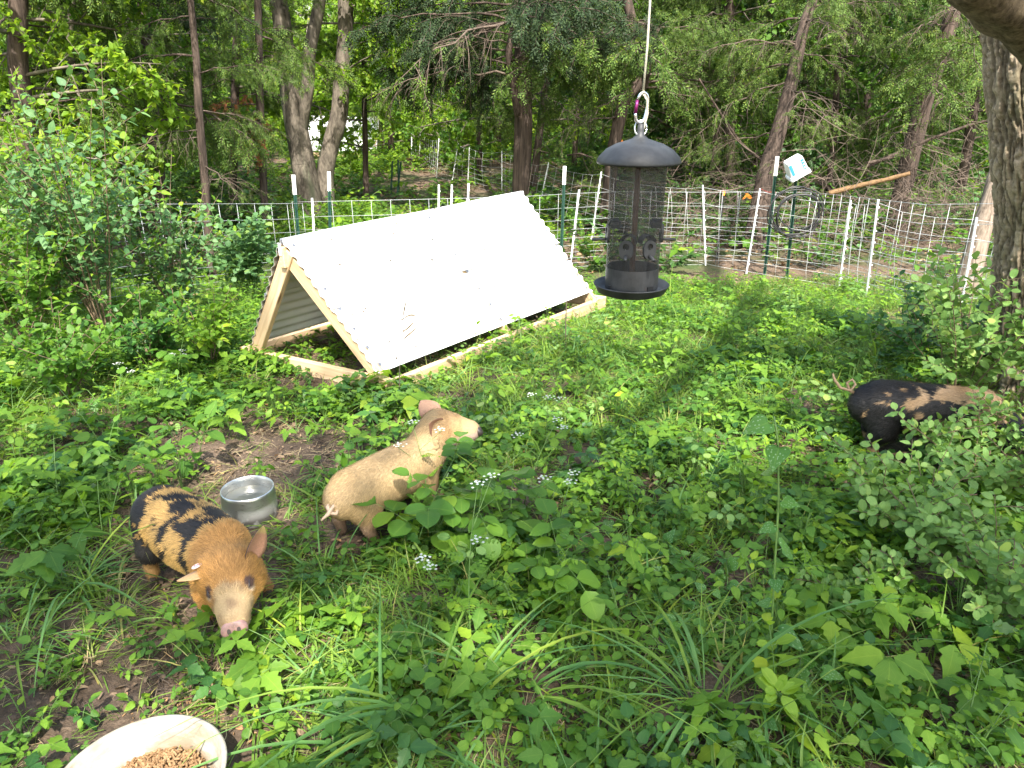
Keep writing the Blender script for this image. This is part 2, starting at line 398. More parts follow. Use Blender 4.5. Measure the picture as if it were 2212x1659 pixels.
# leaf crumbs lying on the near roof
mb = MB(); n0 = (sR2 - sR1).cross(sA - sR1).normalized(); n0 = n0 if n0.z > 0 else -n0
for k in range(95):
    t, s = random.random(), random.random() ** 1.4 * .9; p = sR1.lerp(sR2, t).lerp(sA.lerp(sB, t), s) + n0 * .014
    a = n0.orthogonal().normalized(); a = Matrix.Rotation(random.random() * 6.28, 3, n0) @ a; b = n0.cross(a); l = random.uniform(.006, .02)
    mb.add([p - a * l, p + b * l * .3 + n0 * .004, p + a * l, p - b * l * .3], [(0, 1, 2, 3)])
mb.obj('roof_crumbs', M['twig'], kind='stuff', label='small dead leaf bits and catkins lying on the white roof')

# ------------------------------------------------------------------ fences
M['galv'] = simple('galvanised_wire', (.28, .30, .30), (.44, .46, .46), 30, .5, .5, .35)
M['net_white'] = simple('white_polywire', (.48, .49, .48), (.66, .67, .66), 60, .55)
M['post_white'] = simple('white_post_plastic', (.74, .75, .74), (.83, .84, .83), 12, .4)
M['tpost_green'] = simple('green_post_paint', (.012, .045, .032), (.02, .07, .05), 20, .45, .5)
def gp(px, py): p = G(px, py); p.z = tz(p.x, p.y); return p
HW = [0, .05, .11, .18, .26, .35, .45, .56, .70, .86]
def hog_panel(p, q, label, npan=0):
    root = empty('wire_panel', p, label, 'fence', 'welded wire hog panels round the pen')
    L = (Vector((q.x, q.y, 0)) - Vector((p.x, p.y, 0))).length; n = max(2, int(L / .2))
    bow = Vector(((q - p).y, -(q - p).x, 0)).normalized() * random.uniform(-.03, .03)
    def at(t, z):
        b = p.lerp(q, t); b = b + bow * math.sin(t * math.pi); b.z = (1 - t) * tz(p.x, p.y) + t * tz(q.x, q.y) + .02
        return b + Vector((0, 0, z)) - p
    for z in HW:
        mb = MB(); mb.tube([at(i / 8, z) for i in range(9)], .0023, 5); mb.obj('horizontal_wire', M['galv'], root, smooth=True)
    for i in range(n + 1):
        t = i / n; mb = MB(); dz = bow.normalized() * .006 if bow.length else Vector((0, .006, 0))
        mb.tube([at(t, -.01) + dz, at(t, .45) + dz, at(t, .865) + dz], .0023, 5); mb.obj('vertical_wire', M['galv'], root, smooth=True)
    return root
hp = [gp(-120, 752), gp(378, 648), gp(672, 613)]
hog_panel(hp[0], hp[1], 'wire hog panel behind the leafy shrub at the left edge of the pen')
hog_panel(hp[1], hp[2], 'wire hog panel just left of the twin white topped posts')
hq = [gp(650, 609), gp(1125, 590), gp(1320, 575), gp(1728, 574), gp(1955, 657), gp(2230, 690)]
hog_panel(hq[0], hq[1], 'wire hog panel showing above the shelter roof')
hog_panel(hq[1], hq[2], 'short wire hog panel between the roof peak and the bird feeder')
hog_panel(hq[2], hq[3], 'wire hog panel behind the bird feeder and the cable coil')
hog_panel(hq[3], hq[4], 'wire hog panel right of the cable coil, running towards the big trunk')
hog_panel(hq[4], hq[5], 'wire hog panel passing behind the big trunk at the right')

def t_post(tpx, tpy, bpx, bpy_, label, cap=.20):
    b = gp(bpx, bpy_); t = PD(tpx, tpy, b.y)
    root = empty('steel_post', b, label, 'fence post', 'green steel posts with white tops')
    ax = t - b; cut = 1 - cap / ax.length; x = Vector((1, 0, 0))
    def prof(mb, p, q, ex=0):
        d = q - p; m_ = frame_mat(p, q, Vector((0, 1, 0))); m_.translation = (p + q) / 2; l = d.length
        mb.box(l, .034 + ex, .005 + ex, m_, c=(0, 0, .012)); mb.box(l, .005 + ex, .03 + ex, m_, c=(0, 0, -.005))
        if not ex:
            for i in range(int(l / .054)): mb.box(.012, .008, .006, m_, c=(-l / 2 + .03 + i * .054, 0, -.022))
    mb = MB(); prof(mb, Vector((0, 0, -.1)), ax * cut); mb.obj('shaft', M['tpost_green'], root)
    mb = MB(); prof(mb, ax * (cut - .002), ax, .004); mb.obj('white_tip', M['post_white'], root)
    return root, b, t
t_post(633, 378, 652, 612, 'left one of the twin green posts with white tops behind the shelter')
t_post(710, 371, 714, 607, 'right one of the twin green posts with white tops behind the shelter')
t_post(1220, 359, 1211, 585, 'green post with a white top between shelter roof and bird feeder')
t_post(1680, 338, 1652, 598, 'green post with a white top just left of the blue and white tub')
_, tb, tt = t_post(1721, 384, 1701, 604, 'green post that carries the tilted blue and white tub', .03)

def net_post(mb, b, t, r=.0095):
    ax = t - b; mb.tube([b + ax * -.06, b, t], [r * .5, r, r], 6)
    for k in range(8):
        p = b + ax * (.12 + .115 * k); mb.box(.012, .018, .012, Matrix.Translation(p + Vector((.012, -.004, 0))))
def netting(posts, label, seed):
    root = empty('electric_netting', posts[0][0], label, 'fence')
    o = posts[0][0]; rr = random.Random(seed)
    for b, t in posts:
        mb = MB(); net_post(mb, b - o, t - o); mb.obj('post', M['post_white'], root, smooth=False)
    hs = [.03, .15, .26, .38, .50, .63, .78, .97]
    lines = [[] for _ in hs]; tops = []
    for (b0, t0), (b1, t1) in zip(posts[:-1], posts[1:]):
        L = (b1 - b0).length; n = max(3, int(L / .27)); sag = min(.10, .035 * L)
        lean = rr.uniform(-.05, .05); bel = Vector((b1.y - b0.y, b0.x - b1.x, 0)).normalized() * rr.uniform(-.05, .07)
        cols = []
        for i in range(n + 1):
            f = i / n; b = b0.lerp(b1, f); t = t0.lerp(t1, f); s = 4 * f * (1 - f); col = []
            for h in hs:
                p = b.lerp(t, h); p.z = b.z * 0 + p.z - sag * s * h + rr.uniform(-.006, .006)
                p += bel * s * math.sin(h * 2.4) + (b1 - b0).normalized() * (lean * s * math.sin(h * 3.0) + rr.uniform(-.01, .01))
                p.z = max(p.z, tz(p.x, p.y) + .01); col.append(p - o)
            cols.append(col)
        for i, col in enumerate(cols):
            if i < n:
                for k in range(len(hs)): lines[k].append(col[k])
            if 0 < i < n:
                mb = MB(); mb.tube(col, .0019, 4); mb.obj('upright_strand', M['net_white'], root, smooth=True)
        last = cols[-1]
    for k in range(len(hs)):
        lines[k].append(last[k]); mb = MB(); mb.tube(lines[k], .0017, 4); mb.obj('line_strand', M['net_white'], root, smooth=True)
    return root
def npst(tx, ty, bx, by):
    b = gp(bx, by); return (b, PD(tx, ty, b.y))
far_posts = [npst(889, 274, 889, 350), npst(908, 286, 906, 349), npst(948, 299, 943, 384), npst(990, 309, 976, 394), npst(1014, 318, 1010, 402), npst(1084, 326, 1084, 422),
             npst(1120, 333, 1110, 432), npst(1185, 351, 1159, 478), npst(1299, 371, 1277, 520), npst(1518, 400, 1524, 574), npst(1642, 407, 1612, 592), npst(1838, 433, 1812, 622),
             npst(1897, 431, 1871, 642), npst(2110, 470, 2075, 668), npst(2280, 480, 2260, 690)]
netting(far_posts, 'white electric net fence running from the far clearing round behind the feeder', 4)
for i, (a, l) in enumerate([((674, 428, 684, 612), 'white plastic post holding the wire panel between the twin green posts'),
        ((948, 399, 946, 580), 'white plastic post above the roof, leftmost of the three together'), ((976, 399, 972, 580), 'white plastic post above the roof, middle of the three together'),
        ((1012, 396, 1006, 580), 'white plastic post above the roof, rightmost of the three together'), ((1251, 410, 1232, 572), 'slim white leaning post just right of the roof edge'), ((130, 420, 150, 560), 'white post top half hidden by leaves at the left')]):
    b, t = npst(*a); mb = MB(); net_post(mb, Vector((0, 0, 0)), t - b, .012)
    mb.obj('fence_post', M['post_white'], None, b, label=l, category='fence post', group='loose white plastic posts')
for a, l in (((860, 345, 862, 418), 'dark green post standing in the woods by the leaf path, left one'), ((848, 348, 845, 420), 'dark green post standing in the woods by the leaf path, leaning left'), ((866, 350, 858, 424), 'dark green post in the woods by the leaf path, crossing its neighbour')):
    b, t = npst(*a); mb = MB(); mb.tube([Vector(), t - b], .018, 5); mb.obj('steel_post', M['tpost_green'], None, b, label=l, category='fence post', group='bare green posts by the leaf path')
b, t = npst(1563, 422, 1548, 560); mb = MB(); mb.tube([Vector((0, 0, -.05)), t - b], .010, 6); root = empty('step_in_post', b, 'thin black step in post with an orange tip behind the net', 'fence post')
mb.obj('shaft', M['black_plastic'], root); mb = MB(); mb.tube([(t - b) * 1.0, (t - b) * 1.06], .014, 6); mb.obj('orange_tip', M['orange'], root)
mb = MB(); mb.box(.05, .012, .008, Matrix.Translation((t - b) * .12)); mb.obj('foot_step', M['black_plastic'], root)

# tilted tub on the post
M['tub_white'] = simple('tub_white', (.72, .73, .74), (.8, .81, .82), 14, .35)
M['tub_blue'] = simple('tub_blue', (.03, .19, .42), (.04, .24, .5), 14, .35)
M['tub_pale'] = simple('tub_pale', (.55, .62, .72), (.62, .68, .76), 50, .4)
root = empty('plastic_tub', tt, 'upturned white tub with a blue label, tilted on a green post', 'tub')
rotm = Matrix.Rotation(R(-31), 4, 'Y') @ Matrix.Rotation(R(12), 4, 'X')
def rrect(w_, d_, r, z, k=5):
    out = []
    for cx, cy_, a0 in ((w_ - r, d_ - r, 0), (-w_ + r, d_ - r, 90), (-w_ + r, -d_ + r, 180), (w_ - r, -d_ + r, 270)):
        for i in range(k): a = R(a0 + 90 * i / (k - 1)); out.append((cx + r * math.cos(a), cy_ + r * math.sin(a), z))
    return out
def loft(mb, rings, m=0, Mx=Matrix()):
    k = len(rings[0]); V = [Mx @ Vector(v) for r_ in rings for v in r_]
    F = [(i * k + j, i * k + (j + 1) % k, (i + 1) * k + (j + 1) % k, (i + 1) * k + j) for i in range(len(rings) - 1) for j in range(k)]
    F += [tuple(range(k))[::-1], tuple(range((len(rings) - 1) * k, len(rings) * k))]; mb.add(V, F, m)
ofs = Matrix.Translation((.02, 0, .02)) @ rotm
mb = MB(); loft(mb, [rrect(.108, .08, .02, .03), rrect(.108, .08, .02, .05), rrect(.1, .075, .02, .052), rrect(.087, .062, .02, .205), rrect(.08, .056, .02, .213)], 0, ofs); mb.obj('body', M['tub_white'], root)
mb = MB(); loft(mb, [rrect(.113, .085, .02, .012), rrect(.113, .085, .02, .034)], 0, ofs); mb.obj('lid', M['tub_white'], root)
def onface(z, x): return (x, -(.075 - (z - .052) * .085) - .0015, z)
def lab(name, x0, x1, z0, z1, mt, par, dy=0):
    mb = MB(); V = []
    for x, z in ((x0, z0), (x1, z0), (x1, z1), (x0, z1)):
        p = Vector(onface(z, x)); p.y -= dy; V.append(ofs @ p)
    V += [v + ofs.to_3x3() @ Vector((0, .0012, 0)) for v in V]
    mb.add(V, [(0, 1, 2, 3), (7, 6, 5, 4), (0, 4, 5, 1), (1, 5, 6, 2), (2, 6, 7, 3), (3, 7, 4, 0)]); return mb.obj(name, M[mt], par)
lb = lab('label_panel', -.045, .045, .066, .19, 'tub_pale', root)
lab('blue_band', .047, .078, .07, .19, 'tub_blue', root); lab('blue_band', -.08, -.05, .066, .19, 'tub_blue', root)
mb = MB()
for k in range(11):
    z = .075 + .0103 * k
    for q in range(4):
        x0 = -.038 + q * .021; p = Vector(onface(z, x0 + .007)); p.y -= .003; mb.box(.008 + .006 * ((k * q) % 2), .0008, .0035, ofs @ Matrix.Translation(p))
mb.obj('small_print', M['ink'], lb)
mb = MB()
for k in range(3): p = Vector(onface(.095 + .034 * k, .062)); p.y -= .003; mb.box(.016, .0008, .02 - .006 * k, ofs @ Matrix.Translation(p))
mb.obj('white_print', M['tub_white'], root)

# coil of black cable hung on the post
c = PD(1719, 461, tb.y - .06); root = MB(); pts = []
for i in range(7 * 28):
    a = i / 28 * 2 * math.pi; k = i // 28; rad = .225 + .035 * math.sin(k * 2.1 + 1) + .012 * math.sin(a * 3 + k)
    ox = .03 * math.sin(k * 1.7); pts.append((ox + rad * 1.1 * math.cos(a), -.01 - .018 * math.sin(a * 2 + k * 1.3) - .004 * k, .03 * math.cos(k * 2.3) + rad * math.sin(a)))
root.tube(pts, .0065, 6)
root.obj('cable_coil', M['black_plastic'], None, c, smooth=True, label='loose coil of thick black cable hung on the tub post', category='cable')
# flags and string
def ribbon(p, label, s=1.0):
    mb = MB()
    for a in range(3):
        x = Vector((math.cos(a * 2.1), -.3, -1 + .3 * a)).normalized() * .05 * s; y = Vector((.012 * s, .004 * a, .006 * s))
        mb.add([Vector() - y, Vector() + y, x * .5 + y * 1.3 + Vector((0, -.01, 0)), x * .5 - y, x + y, x - y * .6], [(0, 1, 2, 3), (3, 2, 4, 5)])
    mb.box(.02 * s, .015 * s, .018 * s)
    mb.obj('flagging_ribbon', M['orange'], None, p, label=label, category='ribbon', group='orange ribbons')
ribbon(PD(1613, 420, far_posts[10][0].y - .03), 'orange ribbon tied to the net left of the cable coil', 1.3)
ribbon(PD(1341, 304, 11.0), 'small orange ribbon tied to a trunk behind the feeder roof', 1.6)
mb = MB(); p = far_posts[10][1]; q = PD(1676, 415, hq[2].y); mb.tube([p - p, (q - p) * .5 + Vector((0, 0, -.02)), q - p], .003, 4)
M['red'] = simple('red_string', (.35, .03, .03), (.45, .05, .04), 30, .7)
mb.obj('red_string', M['red'], None, p, label='red string tied from a net post to the green post', category='string')

# ------------------------------------------------------------------ bird feeder
def feeder_mats():
    t = NT('feeder_metal'); v = t.n('TexCoord').outputs['Object']
    c = t.ramp(t.noise(18, 5, .65, v), [(.3, (.026, .027, .029)), (.7, (.06, .062, .065))])
    c = t.mix(t.ramp(t.noise(7, 4, .7, v), [(.66, (0, 0, 0)), (.76, (.6, .6, .6))]), c, (.16, .07, .035))
    M['feeder'] = t.done(t.bsdf(c, .55, .4, .3, t.bump(t.noise(160, 2, .5, v), .15, .001)))
    t = NT('feeder_mesh'); uv = t.n('TexCoord').outputs['UV']
    s = t.n('SeparateXYZ', {0: uv}); a = t.math('FRACT', t.math('MULTIPLY', s.outputs[0], 110)); b = t.math('FRACT', t.math('MULTIPLY', s.outputs[1], 230))
    wv = t.math('ADD', .42, t.math('MULTIPLY', t.math('MAXIMUM', t.math('LESS_THAN', a, .30), t.math('LESS_THAN', b, .30)), .3))
    d = t.bsdf((.035, .037, .04, 1), .5, .5, .5); tr = t.n('BsdfTransparent')
    M['feeder_mesh'] = t.done(t.n('MixShader', {0: wv, 1: tr.outputs[0], 2: d.outputs[0]}))
feeder_mats()
M['rust'] = simple('rusty_rod', (.10, .055, .035), (.2, .12, .08), 30, .8)
M['chrome'] = simple('bright_metal', (.6, .61, .62), (.72, .73, .74), 20, .22, .5, .95, .02)
M['purple'] = simple('purple_anodised', (.16, .015, .09), (.2, .02, .12), 20, .3, .5, .6)
M['rope'] = simple('pale_cord', (.38, .36, .27), (.55, .52, .42), 300, .8, .3, 0, .6)
FY = 2.15
fb = PD(1364, 632, FY); ft = PD(1383, 296, FY); fh = ft.z - fb.z
print('feeder height', fh, 'base z', fb.z)
root = empty('bird_feeder', (ft.x, FY, fb.z), 'black mesh tube bird feeder with a domed roof and tray, hanging in front', 'bird feeder')
zr = PD(1381, 348, FY).z - fb.z          # rim of the roof
mb = MB(); mb.lathe([(0, zr + .012), (.07, zr + .010), (.112, zr - .002), (.1165, zr - .006), (.1175, zr), (.112, zr + .012), (.092, zr + .032), (.066, zr + .046), (.04, zr + .054), (.022, zr + .060), (.013, zr + .068), (.009, zr + .082), (.009, zr + .098), (0, zr + .099)], 48)
mb.obj('roof', M['feeder'], root, smooth=True)
zt = PD(1364, 575, FY).z - fb.z          # top of the base ring
mb = MB(); n = 64; V = []; F = []; uv = []
for j in range(2):
    for i in range(n + 1):
        a = 2 * math.pi * i / n; r = .0795 - .003 * (1 - j); V.append((r * math.cos(a), r * math.sin(a), (zt, zr + .006)[j])); uv.append((i / n, j * 1.0))
F = [(i, i + 1, n + 2 + i, n + 1 + i) for i in range(n)]
mb.add(V, F, 0, uv); mb.obj('mesh_tube', M['feeder_mesh'], root, smooth=True)
mb = MB(); mb.tube([(0, 0, .02), (0, 0, zr)], .0085, 10); mb.obj('centre_rod', M['rust'], root, smooth=True)
mb = MB(); mb.lathe([(.0745, .018), (.0745, zt), (.0775, zt + .001), (.078, .018)], 48, close=True); br = mb.obj('base_ring', M['feeder'], root, smooth=False)
mb = MB(); mb.box(.022, .003, .013, Matrix.Rotation(R(35), 4, 'Z') @ Matrix.Translation((0, -.0785, .028))); mb.box(.014, .003, .01, Matrix.Rotation(R(-62), 4, 'Z') @ Matrix.Translation((0, -.0785, .026))); mb.obj('slot', M['black_plastic'], br)  # black plates laid on for the shade inside the slots
mb = MB(); mb.lathe([(0, .0), (.085, .0), (.1, .006), (.109, .026), (.1115, .0275), (.109, .030), (.097, .011), (.084, .006), (0, .006)], 56); mb.obj('tray', M['feeder'], root, smooth=True)
mb = MB(); mb.lathe([(0, .055), (.02, .052), (.06, .030), (.073, .024), (.073, .021), (0, .021)], 32); mb.obj('baffle_cone', M['feeder'], root, smooth=True)
mb = MB(); mb.tube([(0, 0, 0), (0, -.045, -.004)], .0045, 8); perch_m = mb.mesh('perch', M['feeder'], True)
zp = PD(1364, 525, FY).z - fb.z
for k, a in enumerate((-24, 26, 88, -86)):
    m_ = Matrix.Rotation(R(a), 4, 'Z') @ Matrix.Translation((0, -.0775, zp + (0 if k < 2 else .035)))
    mb = MB(); out = [];
    N = 20
    for i in range(N):
        an = 2 * math.pi * i / N; out.append((.021 * math.cos(an) * (1 if math.sin(an) > 0 else .95), .003 * 0, .021 * math.sin(an) + (0 if math.sin(an) > 0 else -.012)))
    inn = [(.0095 * math.cos(2 * math.pi * i / N), 0, .0095 * math.sin(2 * math.pi * i / N) + .003) for i in range(N)]
    V = [(x, -.004, z) for x, y, z in out] + [(x, -.004, z) for x, y, z in inn] + [(x, .003, z) for x, y, z in out] + [(x, .003, z) for x, y, z in inn]
    F = [(i, (i + 1) % N, N + (i + 1) % N, N + i) for i in range(N)] + [(i, 2 * N + i, 2 * N + (i + 1) % N, (i + 1) % N) for i in range(N)] + [(N + i, N + (i + 1) % N, 3 * N + (i + 1) % N, 3 * N + i) for i in range(N)]
    mb.add(V, F); pt = mb.obj('seed_port', M['feeder'], root, mat=m_)
    mb = MB(); mb.lathe([(0, 0), (.0093, 0)], 12, Matrix.Translation((0, .004, .003)) @ Matrix.Rotation(R(90), 4, 'X')); mb.obj('hole', M['black_plastic'], pt)  # black disc gives the port opening its inner shade
    pc = obj('perch', perch_m, pt, (0, 0, -.022)); pc.rotation_euler = (0, 0, R(-18 if k % 2 else 14))
    mb = MB(); V = []                      # hood over the port inside the mesh
    for j, (rr_, yy) in enumerate(((.024, .002), (.024, .028), (.016, .034))):
        for i in range(9): an = math.pi * i / 8; V.append((rr_ * math.cos(an), yy, .012 + rr_ * math.sin(an)))
    mb.add(V, [(j * 9 + i, j * 9 + i + 1, j * 9 + i + 10, j * 9 + i + 9) for j in range(2) for i in range(8)]); mb.obj('hood', M['feeder'], pt)
# ring, carabiner, cord
rc = PD(1384, 277, FY)
mb = MB(); mb.tube([(.0165 * math.cos(a), .006 * math.sin(a), .0195 * math.sin(a)) for a in [i * math.pi / 12 for i in range(25)]], .0022, 8)
o = mb.obj('hanger_ring', M['chrome'], root, (rc.x - ft.x, 0, rc.z - fb.z), smooth=True)
cc = PD(1386, 233, FY); croot = empty('carabiner', cc, 'silver and purple oval carabiner holding up the bird feeder', 'carabiner')
def oval(hw, hh, a): return (hw * (abs(math.cos(a)) ** .7) * (1 if math.cos(a) > 0 else -1), 0, hh * (abs(math.sin(a)) ** .85) * (1 if math.sin(a) > 0 else -1))
mb = MB(); mb.tube([oval(.0175, .038, a) for a in [R(200) + i * R(310) / 30 for i in range(31)]], .0042, 8)
o = mb.obj('oval_body', M['chrome'], croot, smooth=True); o.rotation_euler = (0, R(8), R(25))
mb = MB(); mb.tube([(-.0175, 0, -.016), (-.0175, 0, .018)], .0048, 8); o = mb.obj('gate', M['purple'], croot, smooth=True); o.rotation_euler = (0, R(8), R(25))
top = PD(1405, -10, FY); kn = PD(1389, 203, FY)
mb = MB(); limb_tie = Vector((top.x + .01, FY + .02, 4.1)); mb.tube([kn - kn, (top - kn) * .5 + Vector((.002, 0, 0)), top - kn, limb_tie - kn], .0032, 6)
mb.tube([(0, 0, 0), (.012, 0, -.015), (.016, .002, -.05), (.009, .004, -.085), (.004, .003, -.1)], .003, 6)
mb.tube([(.001, -.004, -.004), (.006, .004, -.001), (-.001, .005, .004), (-.004, -.003, .003), (.004, -.004, .006)], .0032, 5)
mb.obj('hanging_cord', M['rope'], None, kn, smooth=True, label='pale cord rising out of the picture from the carabiner', category='cord')

# ------------------------------------------------------------------ bowl and pan
def steel():
    t = NT('brushed_steel'); v = t.n('TexCoord').outputs['Object']; n = t.noise(40, 4, .6, t.map(v, (1, 1, 12)))
    d = t.noise(9, 4, .65, v); z = t.n('SeparateXYZ', {0: v}).outputs[2]
    dirt = t.math('MULTIPLY', t.ramp(d, [(.42, (0, 0, 0)), (.56, (1, 1, 1))]), t.ramp(z, [(.03, (1, 1, 1)), (.085, (0, 0, 0))]))
    c = t.mix(dirt, (.62, .62, .6, 1), (.06, .055, .05, 1))
    return t.done(t.bsdf(c, t.ramp(n, [(.3, (.25, .25, .25)), (.7, (.42, .42, .42))]), .5, t.math('SUBTRACT', .97, t.math('MULTIPLY', dirt, .9)), t.bump(n, .06, .001)))
M['steel'] = steel()
t = NT('murky_water'); M['water'] = t.done(t.bsdf((.15, .15, .12, 1), .06, .6, 0, t.bump(t.noise(14, 2, .5), .08, .01)))
bc = G(543, 1113, 0); bc.z = tz(bc.x, bc.y)
root = empty('water_bowl', bc, 'steel pig bowl of water with a muddy side, standing on bare soil', 'bowl')
mb = MB(); mb.lathe([(0, .01), (.088, .01), (.09, .02), (.0965, .105), (.0975, .127), (.100, .1295), (.1025, .127), (.1035, .115), (.108, .02), (.109, .004), (.104, .0), (0, .002)], 56)
mb.obj('shell', M['steel'], root, smooth=True)
mb = MB(); mb.lathe([(0, .088), (.0945, .088), (.0945, .085), (0, .085)], 48); mb.obj('water_surface', M['water'], root, smooth=False)
def pan_mat():
    t = NT('dirty_white_plastic'); v = t.n('TexCoord').outputs['Object']
    a = t.noise(7, 5, .7, t.map(v, (1, 1, 3))); b = t.noise(30, 4, .7, v); z = t.n('SeparateXYZ', {0: v}).outputs[2]
    c = t.ramp(b, [(.3, (.24, .225, .175)), (.7, (.34, .32, .26))])
    c = t.mix(t.math('MULTIPLY', t.ramp(a, [(.42, (0, 0, 0)), (.6, (.85, .85, .85))]), t.ramp(z, [(.0, (1, 1, 1)), (.088, (.6, .6, .6))])), c, (.17, .10, .045))
    c = t.mix(t.ramp(t.noise(22, 2, .5, v), [(.70, (0, 0, 0)), (.73, (.9, .9, .9))]), c, (.08, .06, .045))
    return t.done(t.bsdf(c, .4, .45, 0))
M['pan'] = pan_mat()
pc = G(322, 1748, 0); root = empty('feed_pan', (pc.x, pc.y, .012), 'shallow white plastic pan with muddy stains, half full of pellets', 'feed pan')
root.rotation_euler = (R(3), R(-3), 0)
mb = MB(); n = 72; prof = [(0, .006), (.135, .006), (.15, .012), (.178, .092), (.184, .097), (.190, .094), (.186, .08), (.162, .006), (.15, 0), (0, 0)]; V = []
for r, z in prof:
    for j in range(n):
        a = 2 * math.pi * j / n; rr_ = r * (1 + .012 * math.sin(2 * a + 1) + (.006 * math.cos(9 * a) if .14 < r < .182 else 0)); V.append((rr_ * math.cos(a) * 1.05, rr_ * math.sin(a) * .98, z))
mb.add(V, [(i * n + j, i * n + (j + 1) % n, (i + 1) * n + (j + 1) % n, (i + 1) * n + j) for i in range(len(prof) - 1) for j in range(n)])
mb.obj('pan_body', M['pan'], root, smooth=True)
def pellet_mat():
    t = NT('feed_pellet'); r = t.n('NewGeometry').outputs['Random Per Island']
    c = t.ramp(r, [(0, (.12, .065, .028)), (.5, (.23, .13, .06)), (1, (.36, .22, .11))])
    return t.done(t.bsdf(t.mix(.3, c, t.ramp(t.noise(300, 2), [(.3, (.12, .065, .03)), (.7, (.38, .25, .13))])), .8, .2))
M['pellet'] = pellet_mat()
def pellets(n, fn, name, label, par=None, loc=(0, 0, 0)):
    k = 6; a = np.arange(k) * 2 * np.pi / k; ring = np.stack([a * 0, np.cos(a), np.sin(a)], -1)
    T = np.concatenate([ring + [-1, 0, 0], ring + [1, 0, 0]]); F = [(i, (i + 1) % k, k + (i + 1) % k, k + i) for i in range(k)]
    Vs = []; Fs = []
    for q in range(n):
        p, lenr = fn(q); L = random.uniform(.004, .0085) * lenr; r = .0026 * lenr
        m_ = Euler((random.random() * 6, random.gauss(0, .5), random.random() * 6.28)).to_matrix()
        Vs.append((T * [L, r, r]) @ np.array(m_.transposed()) + p)
        Fs += [tuple(v + q * 12 for v in f) for f in F] + [tuple(q * 12 + i for i in (5, 4, 3, 2, 1, 0)), tuple(q * 12 + i for i in range(6, 12))]
    me = mesh_np(name, np.concatenate(Vs), Fs, mats=[M['pellet']], smooth=False)
    return obj(name, me, par, loc, kind='stuff', **({'label': label} if label else {}))
def fpan(q):
    while True:
        x, y = random.uniform(-.14, .14), random.uniform(-.14, .14)
        if x * x + y * y > .0195: continue
        h = .052 * math.exp(-(((x - .045) / .11) ** 2 + ((y - .045) / .10) ** 2)) + .004
        if vnoise(np.array([[x * 1., y * 1., 0]]), 24, 5)[0] < .30 and y < -.03: continue
        return np.array([x, y, .008 + random.uniform(0, 1) * h + .003]), 1
pellets(4200, fpan, 'feed_pellets', 'brown feed pellets heaped in the white pan', None, (pc.x, pc.y, .012))
def fspill(q):
    x, y = random.gauss(0, .07), random.gauss(0, .05); X, Y = G(425, 1530, 0).x + x, G(425, 1530, 0).y + y
    return np.array([X, Y, tz(X, Y) + .008]), .6
pellets(260, fspill, 'spilled_feed', 'crumbs of feed spilled on the mud by the pan')
# ------------------------------------------------------------------ pigs
def coat_mat():
    t = NT('pig_coat'); c = t.n('VertexColor', layer_name='Col').outputs[0]; v = t.n('TexCoord').outputs['Object']
    n = t.noise(210, 2, .6, v); c = t.mix(.35, c, t.mix(1.0, c, t.ramp(n, [(.3, (.35, .35, .35)), (.7, (1.0, 1.0, 1.0))]), 'MULTIPLY'))
    return t.done(t.bsdf(c, .62, .25, 0, t.bump(n, .5, .004)))
M['coat'] = coat_mat()
t = NT('pig_bristle'); M['bristle'] = t.done(t.bsdf(t.n('VertexColor', layer_name='Col').outputs[0], .5, .3))
M['skin'] = simple('snout_skin', (.17, .10, .085), (.34, .19, .165), 50, .45, .5, 0, .3)
M['snout_dark'] = simple('snout_dark', (.03, .022, .02), (.07, .05, .045), 50, .45, .5)
M['eye'] = simple('eye', (.012, .008, .006), (.02, .014, .01), 20, .1, .6, 0, 0)
M['hoof'] = simple('hoof', (.03, .022, .016), (.08, .06, .045), 30, .7)
def body_mesh(prims, vox):
    mb = MB(); ico = bpy.data.meshes.new('tmp'); import bmesh
    bm = bmesh.new(); bmesh.ops.create_icosphere(bm, subdivisions=3, radius=1); V0 = [v.co.copy() for v in bm.verts]; F0 = [tuple(v.index for v in f.verts) for f in bm.faces]; bm.free()
    for (p, r, q, s) in prims:
        p = Vector(p); q = Vector(q); r3 = Vector(r) if not isinstance(r, (int, float)) else Vector((r, r, r)); s3 = Vector(s) if not isinstance(s, (int, float)) else Vector((s, s, s))
        n = max(2, int((q - p).length / (min(min(r3), min(s3)) * .28)) + 1) if (q - p).length > 1e-5 else 1
        for i in range(n):
            f = i / max(1, n - 1); c = p.lerp(q, f); rad = r3.lerp(s3, f)
            mb.add([Vector((v.x * rad.x, v.y * rad.y, v.z * rad.z)) + c for v in V0], F0)
    me = mb.mesh('tmpbody', M['coat']); o = bpy.data.objects.new('tmpbody', me); COL.objects.link(o)
    m1 = o.modifiers.new('r', 'REMESH'); m1.mode = 'VOXEL'; m1.voxel_size = vox
    m2 = o.modifiers.new('s', 'SMOOTH'); m2.factor = .6; m2.iterations = 7
    dg = bpy.context.evaluated_depsgraph_get(); res = bpy.data.meshes.new_from_object(o.evaluated_get(dg))
    bpy.data.objects.remove(o); return res
